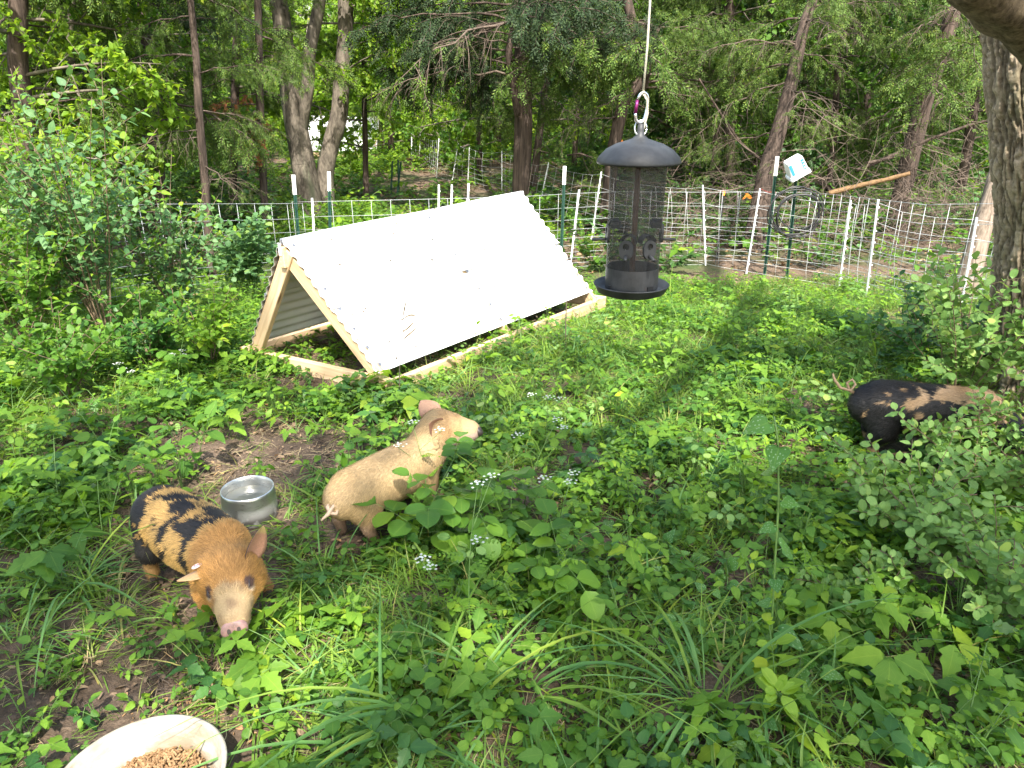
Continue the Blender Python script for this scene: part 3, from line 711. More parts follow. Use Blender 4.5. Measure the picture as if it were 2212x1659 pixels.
def ear_mesh(L, W, cup, fold, colfn_out, colfn_in):
    nu, nv = 12, 9; V = []; C = []
    for lay in (0, 1):
        for i in range(nu):
            u = i / (nu - 1); w_ = W * (math.sin(math.pi * (.16 + .84 * u ** .85)) ** .75 if u < 1 else .0) + .002
            for j in range(nv):
                v = j / (nv - 1) * 2 - 1
                x = L * u; y = w_ * v; z = cup * (v * v) * w_ * (1 - u * .5) + fold * u * u * L + (-.005 * (1 - v * v) * (1 - u * .6) - .0015 if lay else 0)
                V.append((x, y, z)); C.append((colfn_in if lay == 0 else colfn_out)(u, v))
    F = []; k = nu * nv
    for lay in (0, 1):
        for i in range(nu - 1):
            for j in range(nv - 1):
                q = [lay * k + i * nv + j, lay * k + (i + 1) * nv + j, lay * k + (i + 1) * nv + j + 1, lay * k + i * nv + j + 1]; F.append(tuple(q[::-1] if lay == 0 else q))
    for i in range(nu - 1):
        for j in (0, nv - 1): F.append((i * nv + j, (i + 1) * nv + j, k + (i + 1) * nv + j, k + i * nv + j))
    for j in range(nv - 1): F.append(((nu - 1) * nv + j, (nu - 1) * nv + j + 1, k + (nu - 1) * nv + j + 1, k + (nu - 1) * nv + j))
    return mesh_np('ear', np.array(V), F, mats=[M['coat']], col=np.array(C))
def pig(loc, heading, S, head, colfn, label, ears, tail, nhair, hairlen, legs=None, snoutm='skin', hs=1.0):
    root = empty('piglet', loc, label, 'pig', rz=heading)
    Hc, hy, hp_, hr = head; Hm = Matrix.Translation(Hc) @ Matrix.Rotation(hy, 4, 'Z') @ Matrix.Rotation(hp_, 4, 'Y') @ Matrix.Rotation(hr, 4, 'X') @ Matrix.Scale(hs, 4)
    Hc = Vector(Hc); hd = lambda x, y, z: tuple(Hm @ Vector((x, y, z)))
    P = [((-.20, 0, .215), (.10, .098, .100), (-.02, 0, .210), (.12, .112, .106)), ((-.02, 0, .210), (.12, .112, .106), (.13, 0, .212), (.10, .098, .108)),
         ((-.235, 0, .21), .084, (-.2, 0, .21), .09), ((.13, 0, .20), .095, tuple(Hc + Vector((-.02, 0, 0))), .083), ((.14, 0, .165), .08, tuple(Hc + Vector((-.01, 0, -.02))), .062),
         (hd(-.01, 0, 0), (.084, .084, .084), hd(.045, 0, -.012), .070), (hd(.0, .040, -.026), .055, hd(.06, .026, -.04), .04), (hd(.0, -.040, -.026), .055, hd(.06, -.026, -.04), .04),
         (hd(.045, 0, -.012), .068, hd(.09, 0, -.028), .056), (hd(.09, 0, -.028), .055, hd(.135, 0, -.042), .046), (hd(.05, 0, -.058), .042, hd(.11, 0, -.072), .031),
         (hd(.055, .034, .026), .022, hd(.06, .045, .02), .016), (hd(.055, -.034, .026), .022, hd(.06, -.045, .02), .016)]
    lg = legs or {}
    feet = []
    for sx, sy in ((1, 1), (1, -1), (-1, 1), (-1, -1)):
        dx, dy = lg.get((sx, sy), (0, 0))
        if sx > 0:
            P += [((.13, sy * .055, .17), (.058, .045, .07), (.135 + dx * .4, sy * .066 + dy * .4, .115), .034), ((.135 + dx * .4, sy * .066 + dy * .4, .115), .033, (.14 + dx * .7, sy * .07 + dy * .7, .062), .0225),
                  ((.14 + dx * .7, sy * .07 + dy * .7, .062), .0225, (.14 + dx, sy * .07 + dy, .026), .02)]
            feet.append((.145 + dx, sy * .07 + dy))
        else:
            P += [((-.19, sy * .052, .185), (.078, .05, .085), (-.185 + dx * .3, sy * .066, .13), .05), ((-.185 + dx * .3, sy * .066, .13), .047, (-.222 + dx * .7, sy * .068 + dy * .6, .088), .026),
                  ((-.222 + dx * .7, sy * .068 + dy * .6, .088), .0255, (-.205 + dx, sy * .07 + dy, .026), .0205)]
            feet.append((-.2 + dx, sy * .07 + dy))
    me = body_mesh(P, .0062); me.name = 'body'
    n = len(me.vertices); V = np.empty(n * 3, np.float32); me.vertices.foreach_get('co', V); V = V.reshape(-1, 3)
    Hi = np.array(Hm.inverted()); PH = V @ Hi[:3, :3].T + Hi[:3, 3]
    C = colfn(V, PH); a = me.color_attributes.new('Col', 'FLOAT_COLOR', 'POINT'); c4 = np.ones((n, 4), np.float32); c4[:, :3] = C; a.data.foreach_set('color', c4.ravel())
    me.materials.clear(); me.materials.append(M['coat']); me.polygons.foreach_set('use_smooth', np.ones(len(me.polygons), bool))
    body = obj('body', me, root); body.scale = (S, S, S)
    nb = []
    def child(o): o.scale = tuple(S * v for v in o.scale); o.location = o.location * S; return o
    # bristles
    me.calc_loop_triangles(); nt_ = len(me.loop_triangles); T = np.empty(nt_ * 3, np.int32); me.loop_triangles.foreach_get('vertices', T); T = T.reshape(-1, 3)
    N = np.empty(n * 3, np.float32); me.vertices.foreach_get('normal', N); N = N.reshape(-1, 3)
    A = V[T]; ar = np.linalg.norm(np.cross(A[:, 1] - A[:, 0], A[:, 2] - A[:, 0]), axis=1)
    ph = PH[T].mean(1); zz = A[:, :, 2].mean(1); wgt = ar * np.where(ph[:, 0] > .105, 0.05, 1) * np.where(zz < .07, .3, 1)
    idx = rng.choice(nt_, nhair, p=wgt / wgt.sum()); bw = rng.dirichlet((1, 1, 1), nhair)
    p = np.einsum('nk,nkd->nd', bw, A[idx]); nn = np.einsum('nk,nkd->nd', bw, N[T[idx]]); nn /= np.linalg.norm(nn, axis=1, keepdims=True)
    pH = p @ Hi[:3, :3].T + Hi[:3, 3]; fwd = np.array(Hm.to_3x3() @ Vector((1, 0, 0)))
    hw = np.clip((pH[:, 0] + .06) / .06, 0, 1)[:, None]
    flow = -np.array([[1, 0, .25]]) * (1 - hw) - fwd[None] * hw + rng.normal(0, .28, (nhair, 3)); flow[:, 2] -= .5 * np.abs(nn[:, 1]) * (1 - hw[:, 0])
    flow -= (flow * nn).sum(1, keepdims=True) * nn; flow /= np.linalg.norm(flow, axis=1, keepdims=True)
    L = hairlen * rng.uniform(.55, 1.25, nhair)[:, None] * np.where(zz[idx] < .1, .6, 1)[:, None] * np.where(pH[:, :1] > .05, .5, 1)
    side = np.cross(flow, nn); wd = .0007
    mid = p + flow * L * .55 + nn * L * .24; tip = p + flow * L + nn * L * .26
    HV = np.stack([p - side * wd - nn * .001, p + side * wd - nn * .001, mid - side * wd * .8, mid + side * wd * .8, tip], 1).reshape(-1, 3)
    b = np.arange(nhair)[:, None] * 5; HF = np.concatenate([b + [0, 1, 3], b + [0, 3, 2], b + [2, 3, 4]])
    hc = colfn(p, pH) * rng.uniform(.7, 1.45, nhair)[:, None]; hc = np.repeat(np.clip(hc, 0, .9), 5, 0)
    hair = obj('bristles', mesh_np('bristles', HV, HF, mats=[M['bristle']], col=hc, smooth=False), root); hair.scale = (S, S, S); hair['kind'] = 'stuff'
    # snout disc with nostrils
    mb = MB(); mx = Hm @ Matrix.Translation((.182, 0, -.044)) @ Matrix.Rotation(R(-26), 4, 'Y') @ Matrix.Rotation(R(90), 4, 'Y') @ Matrix.Diagonal((.78, 1, 1, 1))
    mb.lathe([(0, .008), (.020, .0085), (.033, .007), (.0395, .001), (.040, -.006), (.036, -.016), (.03, -.03), (0, -.035)], 28, mx); sn = child(mb.obj('snout', M[snoutm], root, smooth=True))
    for sy in (1, -1):
        mb = MB(); mb.lathe([(0, .0012), (.008, .0012), (.0085, -.002), (0, -.004)], 12, Hm @ Matrix.Translation((.1895, sy * .0145, -.040)) @ Matrix.Rotation(R(-26), 4, 'Y') @ Matrix.Rotation(R(90), 4, 'Y') @ Matrix.Diagonal((1.1, .7, 1, 1)))
        mb.obj('nostril', M['snout_dark'], sn)
    mb = MB(); mb.tube([Hm @ Vector(v) for v in ((.09, .037, -.076), (.13, .033, -.082), (.152, .017, -.086), (.158, 0, -.087), (.152, -.017, -.086), (.13, -.033, -.082), (.09, -.037, -.076))], .0055, 6); child(mb.obj('lips', M['skin'], root, smooth=True))
    for sy in (1, -1):
        mb = MB(); mb.lathe([(.011 * math.cos(a), .011 * math.sin(a)) for a in [R(-90) + R(180) * i / 8 for i in range(9)]], 14, Hm @ Matrix.Translation((.068, sy * .052, .016)))
        ey = child(mb.obj('eye', M['eye'], root, smooth=True))
        mb = MB(); q = Hm @ Matrix.Translation((.068, sy * .052, .016))
        for s_ in (1, -1): mb.tube([q @ Vector((.0145 * math.cos(a), sy * (.006 + .003 * math.sin(a)), s_ * .009 * math.sin(a))) for a in [math.pi * i / 8 for i in range(9)]], .0028, 5)
        mb.obj('eyelid', M['snout_dark'], ey, smooth=True)
    for sy, (pos, dr, nrm_, Lr, Wr, cup, fold, co, ci) in zip((1, -1), ears):
        e = obj('ear', ear_mesh(Lr, Wr, cup, fold, co, ci), root)
        dx_ = Vector(dr).normalized(); nz_ = Vector(nrm_); nz_ = (nz_ - dx_ * nz_.dot(dx_)).normalized(); ny_ = nz_.cross(dx_); em = Matrix((dx_, ny_, nz_)).transposed().to_4x4(); em.translation = Vector(pos) - dx_ * .012; m_ = Hm @ em
        e.matrix_local = Matrix.Diagonal((S, S, S, 1)) @ m_; nb.append(e)
    mb = MB(); mb.tube([Vector(v) for v in tail[0]], [float(r) for r in tail[1]], 8); V_ = len(mb.V)
    me_t = mb.mesh('tail', M['coat'], True); a = me_t.color_attributes.new('Col', 'FLOAT_COLOR', 'POINT'); a.data.foreach_set('color', np.tile(np.array(tail[2] + (1,), np.float32), V_)); child(obj('tail', me_t, root))
    for fx, fy in feet:
        mb = MB()
        for s_ in (1, -1): loft(mb, [[(x * .5 + fx + .004, y * .42 + fy + s_ * .010, z) for x, y, z in rrect(.038, .022, .012, 0, 3)], [(x * .42 + fx - .002, y * .4 + fy + s_ * .009, z) for x, y, z in rrect(.036, .022, .012, .03, 3)]])
        child(mb.obj('hoof', M['hoof'], root))
    return root, nb, Hm
def lerp3(a, b, f): return np.array(a)[None] * (1 - f[:, None]) + np.array(b)[None] * f[:, None]
def fbm(P, s, seed): return .6 * vnoise(P, s, seed) + .28 * vnoise(P, s * 2.3, seed + 1) + .12 * vnoise(P, s * 6, seed + 2)
def col1(P, H):
    n = fbm(P * [1.15, .75, .75] + (vnoise(P, 40, 2)[:, None] - .5) * .035, 21, 21)
    bias = .30 * sstep((-.17 - P[:, 0]) / .05) * np.where(P[:, 2] > .05, 1, 0) + .42 * sstep((-.1 - P[:, 0]) / .05) * sstep((.19 - P[:, 2]) / .05) * sstep((P[:, 2] - .075) / .02)
    cres = np.exp(-(((P[:, 0] - .125 + .25 * np.abs(P[:, 1])) / .020) ** 2)) * sstep((P[:, 2] - .19) / .03); bias += .30 * cres
    bias += .07 * sstep((.20 - P[:, 2]) / .06) * np.where(P[:, 0] > -.1, 1, 0)
    headm = sstep((P[:, 0] - .14 + .25 * np.abs(P[:, 1])) / .03); bias -= .6 * headm * (1 - cres)
    bias -= .5 * sstep((.10 - P[:, 2]) / .04)
    k = sstep((n + bias + .06 * (vnoise(P, 130, 77) - .5) - .535) / .03)
    base = lerp3((.50, .31, .105), (.40, .23, .07), vnoise(P, 9, 31)); base = base * (1 - .75 * headm[:, None]) + np.array([.40, .19, .055])[None] * .75 * headm[:, None]
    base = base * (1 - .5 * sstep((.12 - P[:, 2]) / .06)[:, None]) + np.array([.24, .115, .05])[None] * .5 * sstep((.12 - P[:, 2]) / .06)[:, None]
    mz = sstep((H[:, 0] - .086 + .3 * np.maximum(0, H[:, 2]) + .02 * (vnoise(P, 60, 5) - .5)) / .02) * sstep((H[:, 2] + .085) / .03)
    base = base * (1 - mz[:, None]) + lerp3((.42, .29, .15), (.24, .15, .08), sstep(vnoise(P, 45, 6) * 1.6 - .5)) * mz[:, None]
    for sy in (1, -1):
        d = np.linalg.norm((H - np.array([.072, sy * .050, .004])) * [1, 1, .8], axis=1); e = sstep((.022 - d) / .008)[:, None]; base = base * (1 - e) + np.array([.55, .44, .32])[None] * e
        d = np.linalg.norm(H - np.array([.066, sy * .054, .018]), axis=1); e = sstep((.025 - d) / .008)[:, None]; base = base * (1 - e) + np.array([.09, .05, .04])[None] * e
    return base * (1 - k[:, None]) + np.array([.018, .016, .015])[None] * k[:, None]
def col2(P, H):
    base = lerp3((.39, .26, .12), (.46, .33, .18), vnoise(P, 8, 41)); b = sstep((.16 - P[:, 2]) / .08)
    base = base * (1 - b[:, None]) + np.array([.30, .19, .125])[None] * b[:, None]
    hm = sstep((H[:, 0] + .02) / .04) * sstep((H[:, 2] + .02) / .03); base = base * (1 - .5 * hm[:, None]) + np.array([.52, .30, .13])[None] * .5 * hm[:, None]
    pk = sstep((-H[:, 2] - .02) / .03) * sstep((P[:, 0] - .2) / .05); base = base * (1 - pk[:, None]) + np.array([.44, .31, .25])[None] * pk[:, None]
    for sy in (1, -1):
        d = np.linalg.norm(H - np.array([.066, sy * .054, .018]), axis=1); e = sstep((.016 - d) / .006)[:, None]; base = base * (1 - e) + np.array([.10, .07, .06])[None] * e
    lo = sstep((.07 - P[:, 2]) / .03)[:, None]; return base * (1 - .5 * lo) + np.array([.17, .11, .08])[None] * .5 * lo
def col3(P, H):
    n = fbm(P * [.8, 1, 1.1] + (vnoise(P, 30, 7)[:, None] - .5) * .03, 14, 61); bias = .16 * sstep((-.12 - P[:, 0]) / .06) - .05 + .12 * sstep((.15 - P[:, 2]) / .05)
    k = 1 - sstep((n - bias - .535 + .08 * (vnoise(P, 110, 3) - .5)) / .04)
    hm = sstep((P[:, 0] - .20) / .05) * sstep((.13 - P[:, 2]) / .04); k = k * (1 - hm)
    k = k * (1 - sstep((.075 - P[:, 2]) / .02))
    tan = lerp3((.27, .16, .07), (.38, .26, .15), vnoise(P, 16, 71)); tan = tan * (1 - hm[:, None]) + np.array([.55, .42, .32])[None] * hm[:, None]
    return tan * (1 - k[:, None]) + np.array([.012, .011, .011])[None] * k[:, None]
blk = lambda u, v: (.03, .024, .022); org = lambda u, v: (.50 - .1 * abs(v), .27, .10); pnk = lambda u, v: (.48, .24, .15) if u < .75 else (.55, .38, .16)
mixd = lambda u, v: (.05, .04, .035) if v > -.1 and u < .9 else (.42, .24, .12)
mg = lambda u, v: (.34, .22, .14) if abs(v) < .5 and u > .2 else (.46, .28, .13)
p1h, p1f = G(330, 1242, 0), G(505, 1345, 0); h1 = R(-38)
c1 = Vector((-1.06, 2.115, 0)); c1.z = tz(c1.x, c1.y) - .004
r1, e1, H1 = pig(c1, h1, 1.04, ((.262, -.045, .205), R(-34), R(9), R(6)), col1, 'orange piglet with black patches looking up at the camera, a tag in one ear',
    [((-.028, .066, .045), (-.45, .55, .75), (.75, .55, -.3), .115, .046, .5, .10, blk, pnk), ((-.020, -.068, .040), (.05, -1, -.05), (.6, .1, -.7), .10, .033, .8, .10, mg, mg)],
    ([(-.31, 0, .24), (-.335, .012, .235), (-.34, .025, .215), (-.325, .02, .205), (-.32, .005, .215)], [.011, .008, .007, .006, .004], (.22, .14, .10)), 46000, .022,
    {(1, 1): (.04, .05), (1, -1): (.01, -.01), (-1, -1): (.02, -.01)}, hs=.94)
# tag on the right ear
mb = MB(); m_ = Matrix.Diagonal((1.04, 1.04, 1.04, 1)) @ H1 @ Matrix.Translation((-.02, -.088, .060)) @ Matrix.Rotation(R(-12), 4, 'Y') @ Matrix.Rotation(R(12), 4, 'X') @ Matrix.Diagonal((1, 1.5, 1, 1)) 
mb.lathe([(0, .002), (.0105, .002), (.0115, 0), (.0105, -.002), (0, -.002)], 20, m_); M['tag'] = simple('ear_tag', (.7, .55, .53), (.76, .6, .58), 30, .4)
tg = mb.obj('ear_tag', M['tag'], r1)
mb = MB()
for x, y, a, l in ((-.002, -.004, 10, .009), (.002, -.001, 70, .006), (-.001, .003, 10, .009), (.002, .005, 80, .005), (-.003, .006, 0, .004)): mb.box(l, .0013, .0006, m_ @ Matrix.Translation((x, y, .0024)) @ Matrix.Rotation(R(a), 4, 'Z'))
mb.obj('tag_mark', M['red'], tg)
c2 = Vector((-.47, 2.57, 0)); c2.z = tz(c2.x, c2.y) - .004
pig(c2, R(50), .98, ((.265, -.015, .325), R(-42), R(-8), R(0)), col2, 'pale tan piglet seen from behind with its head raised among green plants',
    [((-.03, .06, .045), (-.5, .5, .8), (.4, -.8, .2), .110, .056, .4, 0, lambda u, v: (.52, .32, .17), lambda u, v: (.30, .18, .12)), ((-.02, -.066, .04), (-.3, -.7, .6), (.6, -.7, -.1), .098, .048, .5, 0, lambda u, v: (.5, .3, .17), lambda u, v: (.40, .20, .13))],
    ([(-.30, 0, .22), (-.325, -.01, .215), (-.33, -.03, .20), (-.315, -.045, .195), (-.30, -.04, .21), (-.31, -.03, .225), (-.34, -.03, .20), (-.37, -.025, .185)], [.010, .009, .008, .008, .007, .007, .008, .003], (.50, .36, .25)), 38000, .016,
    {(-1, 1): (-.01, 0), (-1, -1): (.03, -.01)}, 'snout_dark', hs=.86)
c3 = Vector((1.93, 3.06, 0)); c3.z = tz(c3.x, c3.y) - .004
pig(c3, R(-18), 1.18, ((.30, 0, .13), R(-8), R(38), 0), col3, 'black piglet with tan streaks rooting behind the small leaved shrub, tail curled',
    [((-.03, .06, .05), (-.3, .6, .6), (.6, .5, 0), .08, .035, .4, 0, blk, blk), ((-.03, -.06, .05), (-.3, -.6, .6), (.6, -.5, 0), .08, .035, .4, 0, blk, blk)],
    ([(-.295, 0, .245), (-.325, 0, .26), (-.335, .012, .285), (-.318, .015, .30), (-.305, .005, .285), (-.32, -.01, .262), (-.36, -.012, .27), (-.385, -.01, .30), (-.395, -.01, .325)], [.009, .007, .0055, .005, .005, .005, .0065, .006, .003], (.26, .18, .11)), 24000, .018)
# ------------------------------------------------------------------ leaves
def leaf_np(kind, L=1.0, W=.5, n=7, fold=.22, curl=-.25, seed=0, wav=.02):
    r = random.Random(seed); us = [i / (n - 1) for i in range(n)]
    if kind == 'ovate': w = [math.sin(math.pi * min(1, u ** .72)) ** .85 * (1 - .15 * u) for u in us]
    elif kind == 'oval': w = [math.sin(math.pi * u) ** .6 for u in us]
    elif kind == 'lance': w = [math.sin(math.pi * u ** .8) * .9 for u in us]
    elif kind == 'lobed':
        us = [0, .08, .2, .34, .42, .55, .64, .72, .86, 1]; w = [0, .35, .62, 1.0, .66, .78, .48, .42, .2, 0]
    elif kind == 'heart': us = [-.10, -.04, .06, .2, .38, .55, .72, .88, 1]; w = [.42, .74, .95, 1.0, .86, .62, .40, .18, 0]
    elif kind == 'toothed': us = [0, .1, .22, .26, .4, .44, .58, .62, .78, .82, 1]; w = [0, .5, .86, .78, 1.0, .88, .86, .7, .5, .4, 0]
    n = len(us); V = []; UV = []
    for i, (u, ww) in enumerate(zip(us, w)):
        z = curl * u * u * L * .5; wv = wav * L * math.sin(i * 2.3 + seed)
        um = max(u, 0) if kind == 'heart' else u
        for s in (-1, 0, 1):
            V.append(((u if s else um) * L, s * ww * W * L, z + abs(s) * fold * ww * W * L + (wv * s if s else 0))); UV.append((um, s * 1.0))
    F = []
    for i in range(n - 1):
        a = i * 3
        for k in (0, 1): F += [(a + k, a + 3 + k, a + 4 + k), (a + k, a + 4 + k, a + 1 + k)]
    return np.array(V), np.array(F), np.array(UV)
def bake(tmpl, mats4, scale=None):
    """copies of a template (V,F,UV) by an (n,4,4) array"""
    V, F, UV = tmpl; n = len(mats4); Vh = np.concatenate([V, np.ones((len(V), 1))], 1)
    out = np.einsum('nij,vj->nvi', mats4, Vh)[:, :, :3].reshape(-1, 3)
    Fo = (F[None] + (np.arange(n) * len(V))[:, None, None]).reshape(-1, F.shape[1]); return out, Fo, np.tile(UV, (n, 1))
def joinT(parts):
    Vs, Fs, Us, Ms = [], [], [], []; o = 0
    for (V, F, U), m in parts:
        if F.shape[1] == 4: F = np.concatenate([F[:, [0, 1, 2]], F[:, [0, 2, 3]]])
        Vs.append(V); Fs.append(F + o); Us.append(U); Ms.append(np.full(len(F), m)); o += len(V)
    return np.concatenate(Vs), np.concatenate(Fs), np.concatenate(Us), np.concatenate(Ms)
def basis(d, up, s, p):
    d = d.normalized(); y = up.cross(d); y = y.normalized() if y.length > 1e-4 else d.orthogonal().normalized(); z = d.cross(y)
    m_ = Matrix((d * s, y * s, z * s)).transposed().to_4x4(); m_.translation = p; return m_
def rv(s=1.0): return Vector((random.gauss(0, s), random.gauss(0, s), random.gauss(0, s)))
def mbT(mb):
    F = [];
    for f in mb.F:
        for i in range(1, len(f) - 1): F.append((f[0], f[i], f[i + 1]))
    return np.array([tuple(v) for v in mb.V]), np.array(F), np.array(mb.UV, float)
LM = {}
def leafmesh(kind, W, mat, n=7, fold=.22, var=4):
    key = (kind, W, mat)
    if key not in LM:
        LM[key] = [mesh_np('leaf', *(lambda t: (t[0], t[1], t[2]))(leaf_np(kind, 1, W, n, fold * random.uniform(.3, 1.5), random.uniform(-.7, .1), i)), mats=[M[mat]]) for i in range(var)]
    return random.choice(LM[key])

# ------------------------------------------------------------------ plants as things
PLANTS = []
def plant(kind, p, label, cat='plant', group=None):
    r = empty(kind, p, label, cat, group); PLANTS.append(r); return r
def curve_pts(d, L, bend, n=6):
    d = d.normalized(); pts = [Vector()]; p = Vector()
    for i in range(n): d = (d + bend / n).normalized(); p = p + d * L / n; pts.append(p.copy())
    return pts
def along(pts, f):
    x = f * (len(pts) - 1); i = min(int(x), len(pts) - 2); return pts[i].lerp(pts[i + 1], x - i), (pts[i + 1] - pts[i]).normalized()
def put_leaf(root, me, d, up, s, p): return obj('leaf', me, root, mat=basis(d, up, s, p))

def seedling(root, h, nst, leafkind, W, mat, lsize, pairs, spread=.35, pinnate=0, opposite=True, stem='stem_green', droop=.3, r0=.0022):
    """stems with opposite or alternate leaves; pinnate = leaflets per side"""
    for s in range(nst):
        a = random.random() * 6.28; lean = Vector((math.cos(a), math.sin(a), 0)) * spread * random.uniform(.4, 1.2)
        hh = h * random.uniform(.7, 1.1); pts = curve_pts(Vector((0, 0, 1)) + lean, hh, lean * 1.2 - Vector((0, 0, droop * .5)))
        base = Vector((math.cos(a), math.sin(a), 0)) * .012 * nst; pts = [p + base for p in pts]
        mb = MB(); mb.tube(pts, [r0 * (1 - .6 * i / len(pts)) for i in range(len(pts))], 5); st = mb
        tw = random.random() * 6
        for k in range(pairs):
            f = .22 + .78 * (k + .5 * random.random()) / pairs if k < pairs - 1 else 1.0; p, t = along(pts, min(f, 1))
            tw += 1.6 if opposite else 2.4
            for sd in ((0, math.pi) if opposite else (0,)):
                an = tw + sd; out = t.orthogonal().normalized(); out = Matrix.Rotation(an, 3, t) @ out
                d = (out + t * .35 + Vector((0, 0, .25))).normalized(); sz = lsize * random.uniform(.65, 1.15) * (1 - .35 * f + .2)
                if k == pairs - 1: sz *= .75; d = (d + Vector((0, 0, .5))).normalized()
                if pinnate:
                    rl = sz * (pinnate + 1) * .62; rp = curve_pts(d, rl, Vector((0, 0, -.5)), 4); rp = [p + q for q in rp]
                    st.tube(rp, r0 * .4, 4); up = Vector((0, 0, 1))
                    for q in range(pinnate):
                        pp, tt = along(rp, (q + 1) / (pinnate + 1)); sd_ = tt.cross(up).normalized()
                        for g in (1, -1): put_leaf(root, leafmesh(leafkind, W, mat), sd_ * g + tt * .35 - Vector((0, 0, .2)) + rv(.1), up + rv(.15), sz * random.uniform(.85, 1.05), pp)
                    pp, tt = along(rp, 1); put_leaf(root, leafmesh(leafkind, W, mat), tt - Vector((0, 0, .2)), up + rv(.1), sz * 1.1, pp)
                else:
                    pe = p + d * sz * .22; st.tube([p, pe], r0 * .45, 4)
                    put_leaf(root, leafmesh(leafkind, W, mat), d + Vector((0, 0, -.25)) + rv(.12), Vector((0, 0, 1)) + rv(.2), sz, pe)
        st.obj('stem', M[stem], root, smooth=True)
def trifoliate(root, h, n, mat, lsize, kind='lobed', W=.34):
    for s in range(n):
        a = random.random() * 6.28; o = Vector((math.cos(a), math.sin(a), 0)); hh = h * random.uniform(.6, 1.15)
        pts = curve_pts(Vector((0, 0, 1)) + o * .5, hh, o * .9 - Vector((0, 0, .3))); mb = MB(); mb.tube(pts, [.002, .0018, .0016, .0014, .0013, .0012, .0011], 5)
        p, t = along(pts, 1); up = Vector((0, 0, 1)) + o * .3 + rv(.12); d = (o + Vector((0, 0, -.25))).normalized(); sz = lsize * random.uniform(.8, 1.2)
        sd = d.cross(up).normalized()
        for dd, k in ((d, 1.0), (sd + d * .25, .85), (-sd + d * .25, .85)): put_leaf(root, leafmesh(kind, W, mat, fold=.15), dd + Vector((0, 0, -.15)), up, sz * k, p + dd * sz * .08)
        mb.obj('stem', M['stem_green'], root, smooth=True)
def blade_np(L, w_, bend, lean, n=9, twist=.3):
    V = []; UV = []; p = Vector(); d = Vector((lean, 0, 1)).normalized()
    for i in range(n):
        u = i / (n - 1); ww = w_ * (1 - u ** 2.2) * (.55 + .45 * min(1, u * 5)); s = Vector((math.sin(twist * u * 3), math.cos(twist * u * 3), 0))
        nn = d.cross(s)
        V += [tuple(p - s * ww), tuple(p - nn * ww * .35), tuple(p + s * ww)]; UV += [(u, -1), (u, 0), (u, 1)]
        d = (d + Vector((bend, 0, -bend * 1.25)) / n).normalized(); p = p + d * L / (n - 1)
    F = []
    for i in range(n - 1):
        for k in (0, 1): a = i * 3 + k; F += [(a, a + 3, a + 4), (a, a + 4, a + 1)]
    return np.array(V), np.array(F), np.array(UV)
BL = {}
def blademesh(mat, i):
    k = (mat, i)
    if k not in BL: BL[k] = mesh_np('blade', *(lambda t: (t[0], t[1], t[2]))(blade_np(1, random.uniform(.008, .0145), random.uniform(.7, 2.8), random.uniform(.1, .7), 10, random.uniform(-.5, .5))), mats=[M[mat]])
    return BL[k]
def grass_clump(root, n, L, mats=('grass_blue', 'grass'), rad=.05, bias=None):
    for i in range(n):
        a = random.random() * 6.28
        if bias is not None and random.random() < .5: a = bias + random.gauss(0, .6)
        l = L * random.uniform(.45, 1.15); r = rad * math.sqrt(random.random())
        m_ = Matrix.Translation((math.cos(a) * r, math.sin(a) * r, -.01)) @ Matrix.Rotation(a + random.gauss(0, .5), 4, 'Z') @ Matrix.Diagonal((l, max(l, .3) * random.uniform(.5, .95), l, 1))
        obj('blade', blademesh(random.choice(mats), i % 12), root, mat=m_)
def smilax(root, pts, n, lsize, r=.0022):
    mb = MB(); mb.tube(pts, r, 5); tw = 0
    for k in range(n):
        f = (k + .6) / n; p, t = along(pts, f); tw += 2.5; out = Matrix.Rotation(tw, 3, t) @ t.orthogonal().normalized()
        d = (out + Vector((0, -.35, .15))).normalized(); sz = lsize * random.uniform(.6, 1.2); pe = p + d * sz * .25; mb.tube([p, pe], r * .5, 4)
        put_leaf(root, leafmesh('heart', .40, 'leaf_mottled', fold=.12), d + Vector((0, 0, -.45)) + rv(.15), Vector((0, -.5, 1)) + rv(.25), sz, pe)
        if k % 3 == 0:
            c = curve_pts(-out + t, .05, rv(1.5), 6); mb.tube([p + q for q in c], r * .3, 3)
    mb.obj('stem', M['stem_green'], root, smooth=True)
fern_t = None
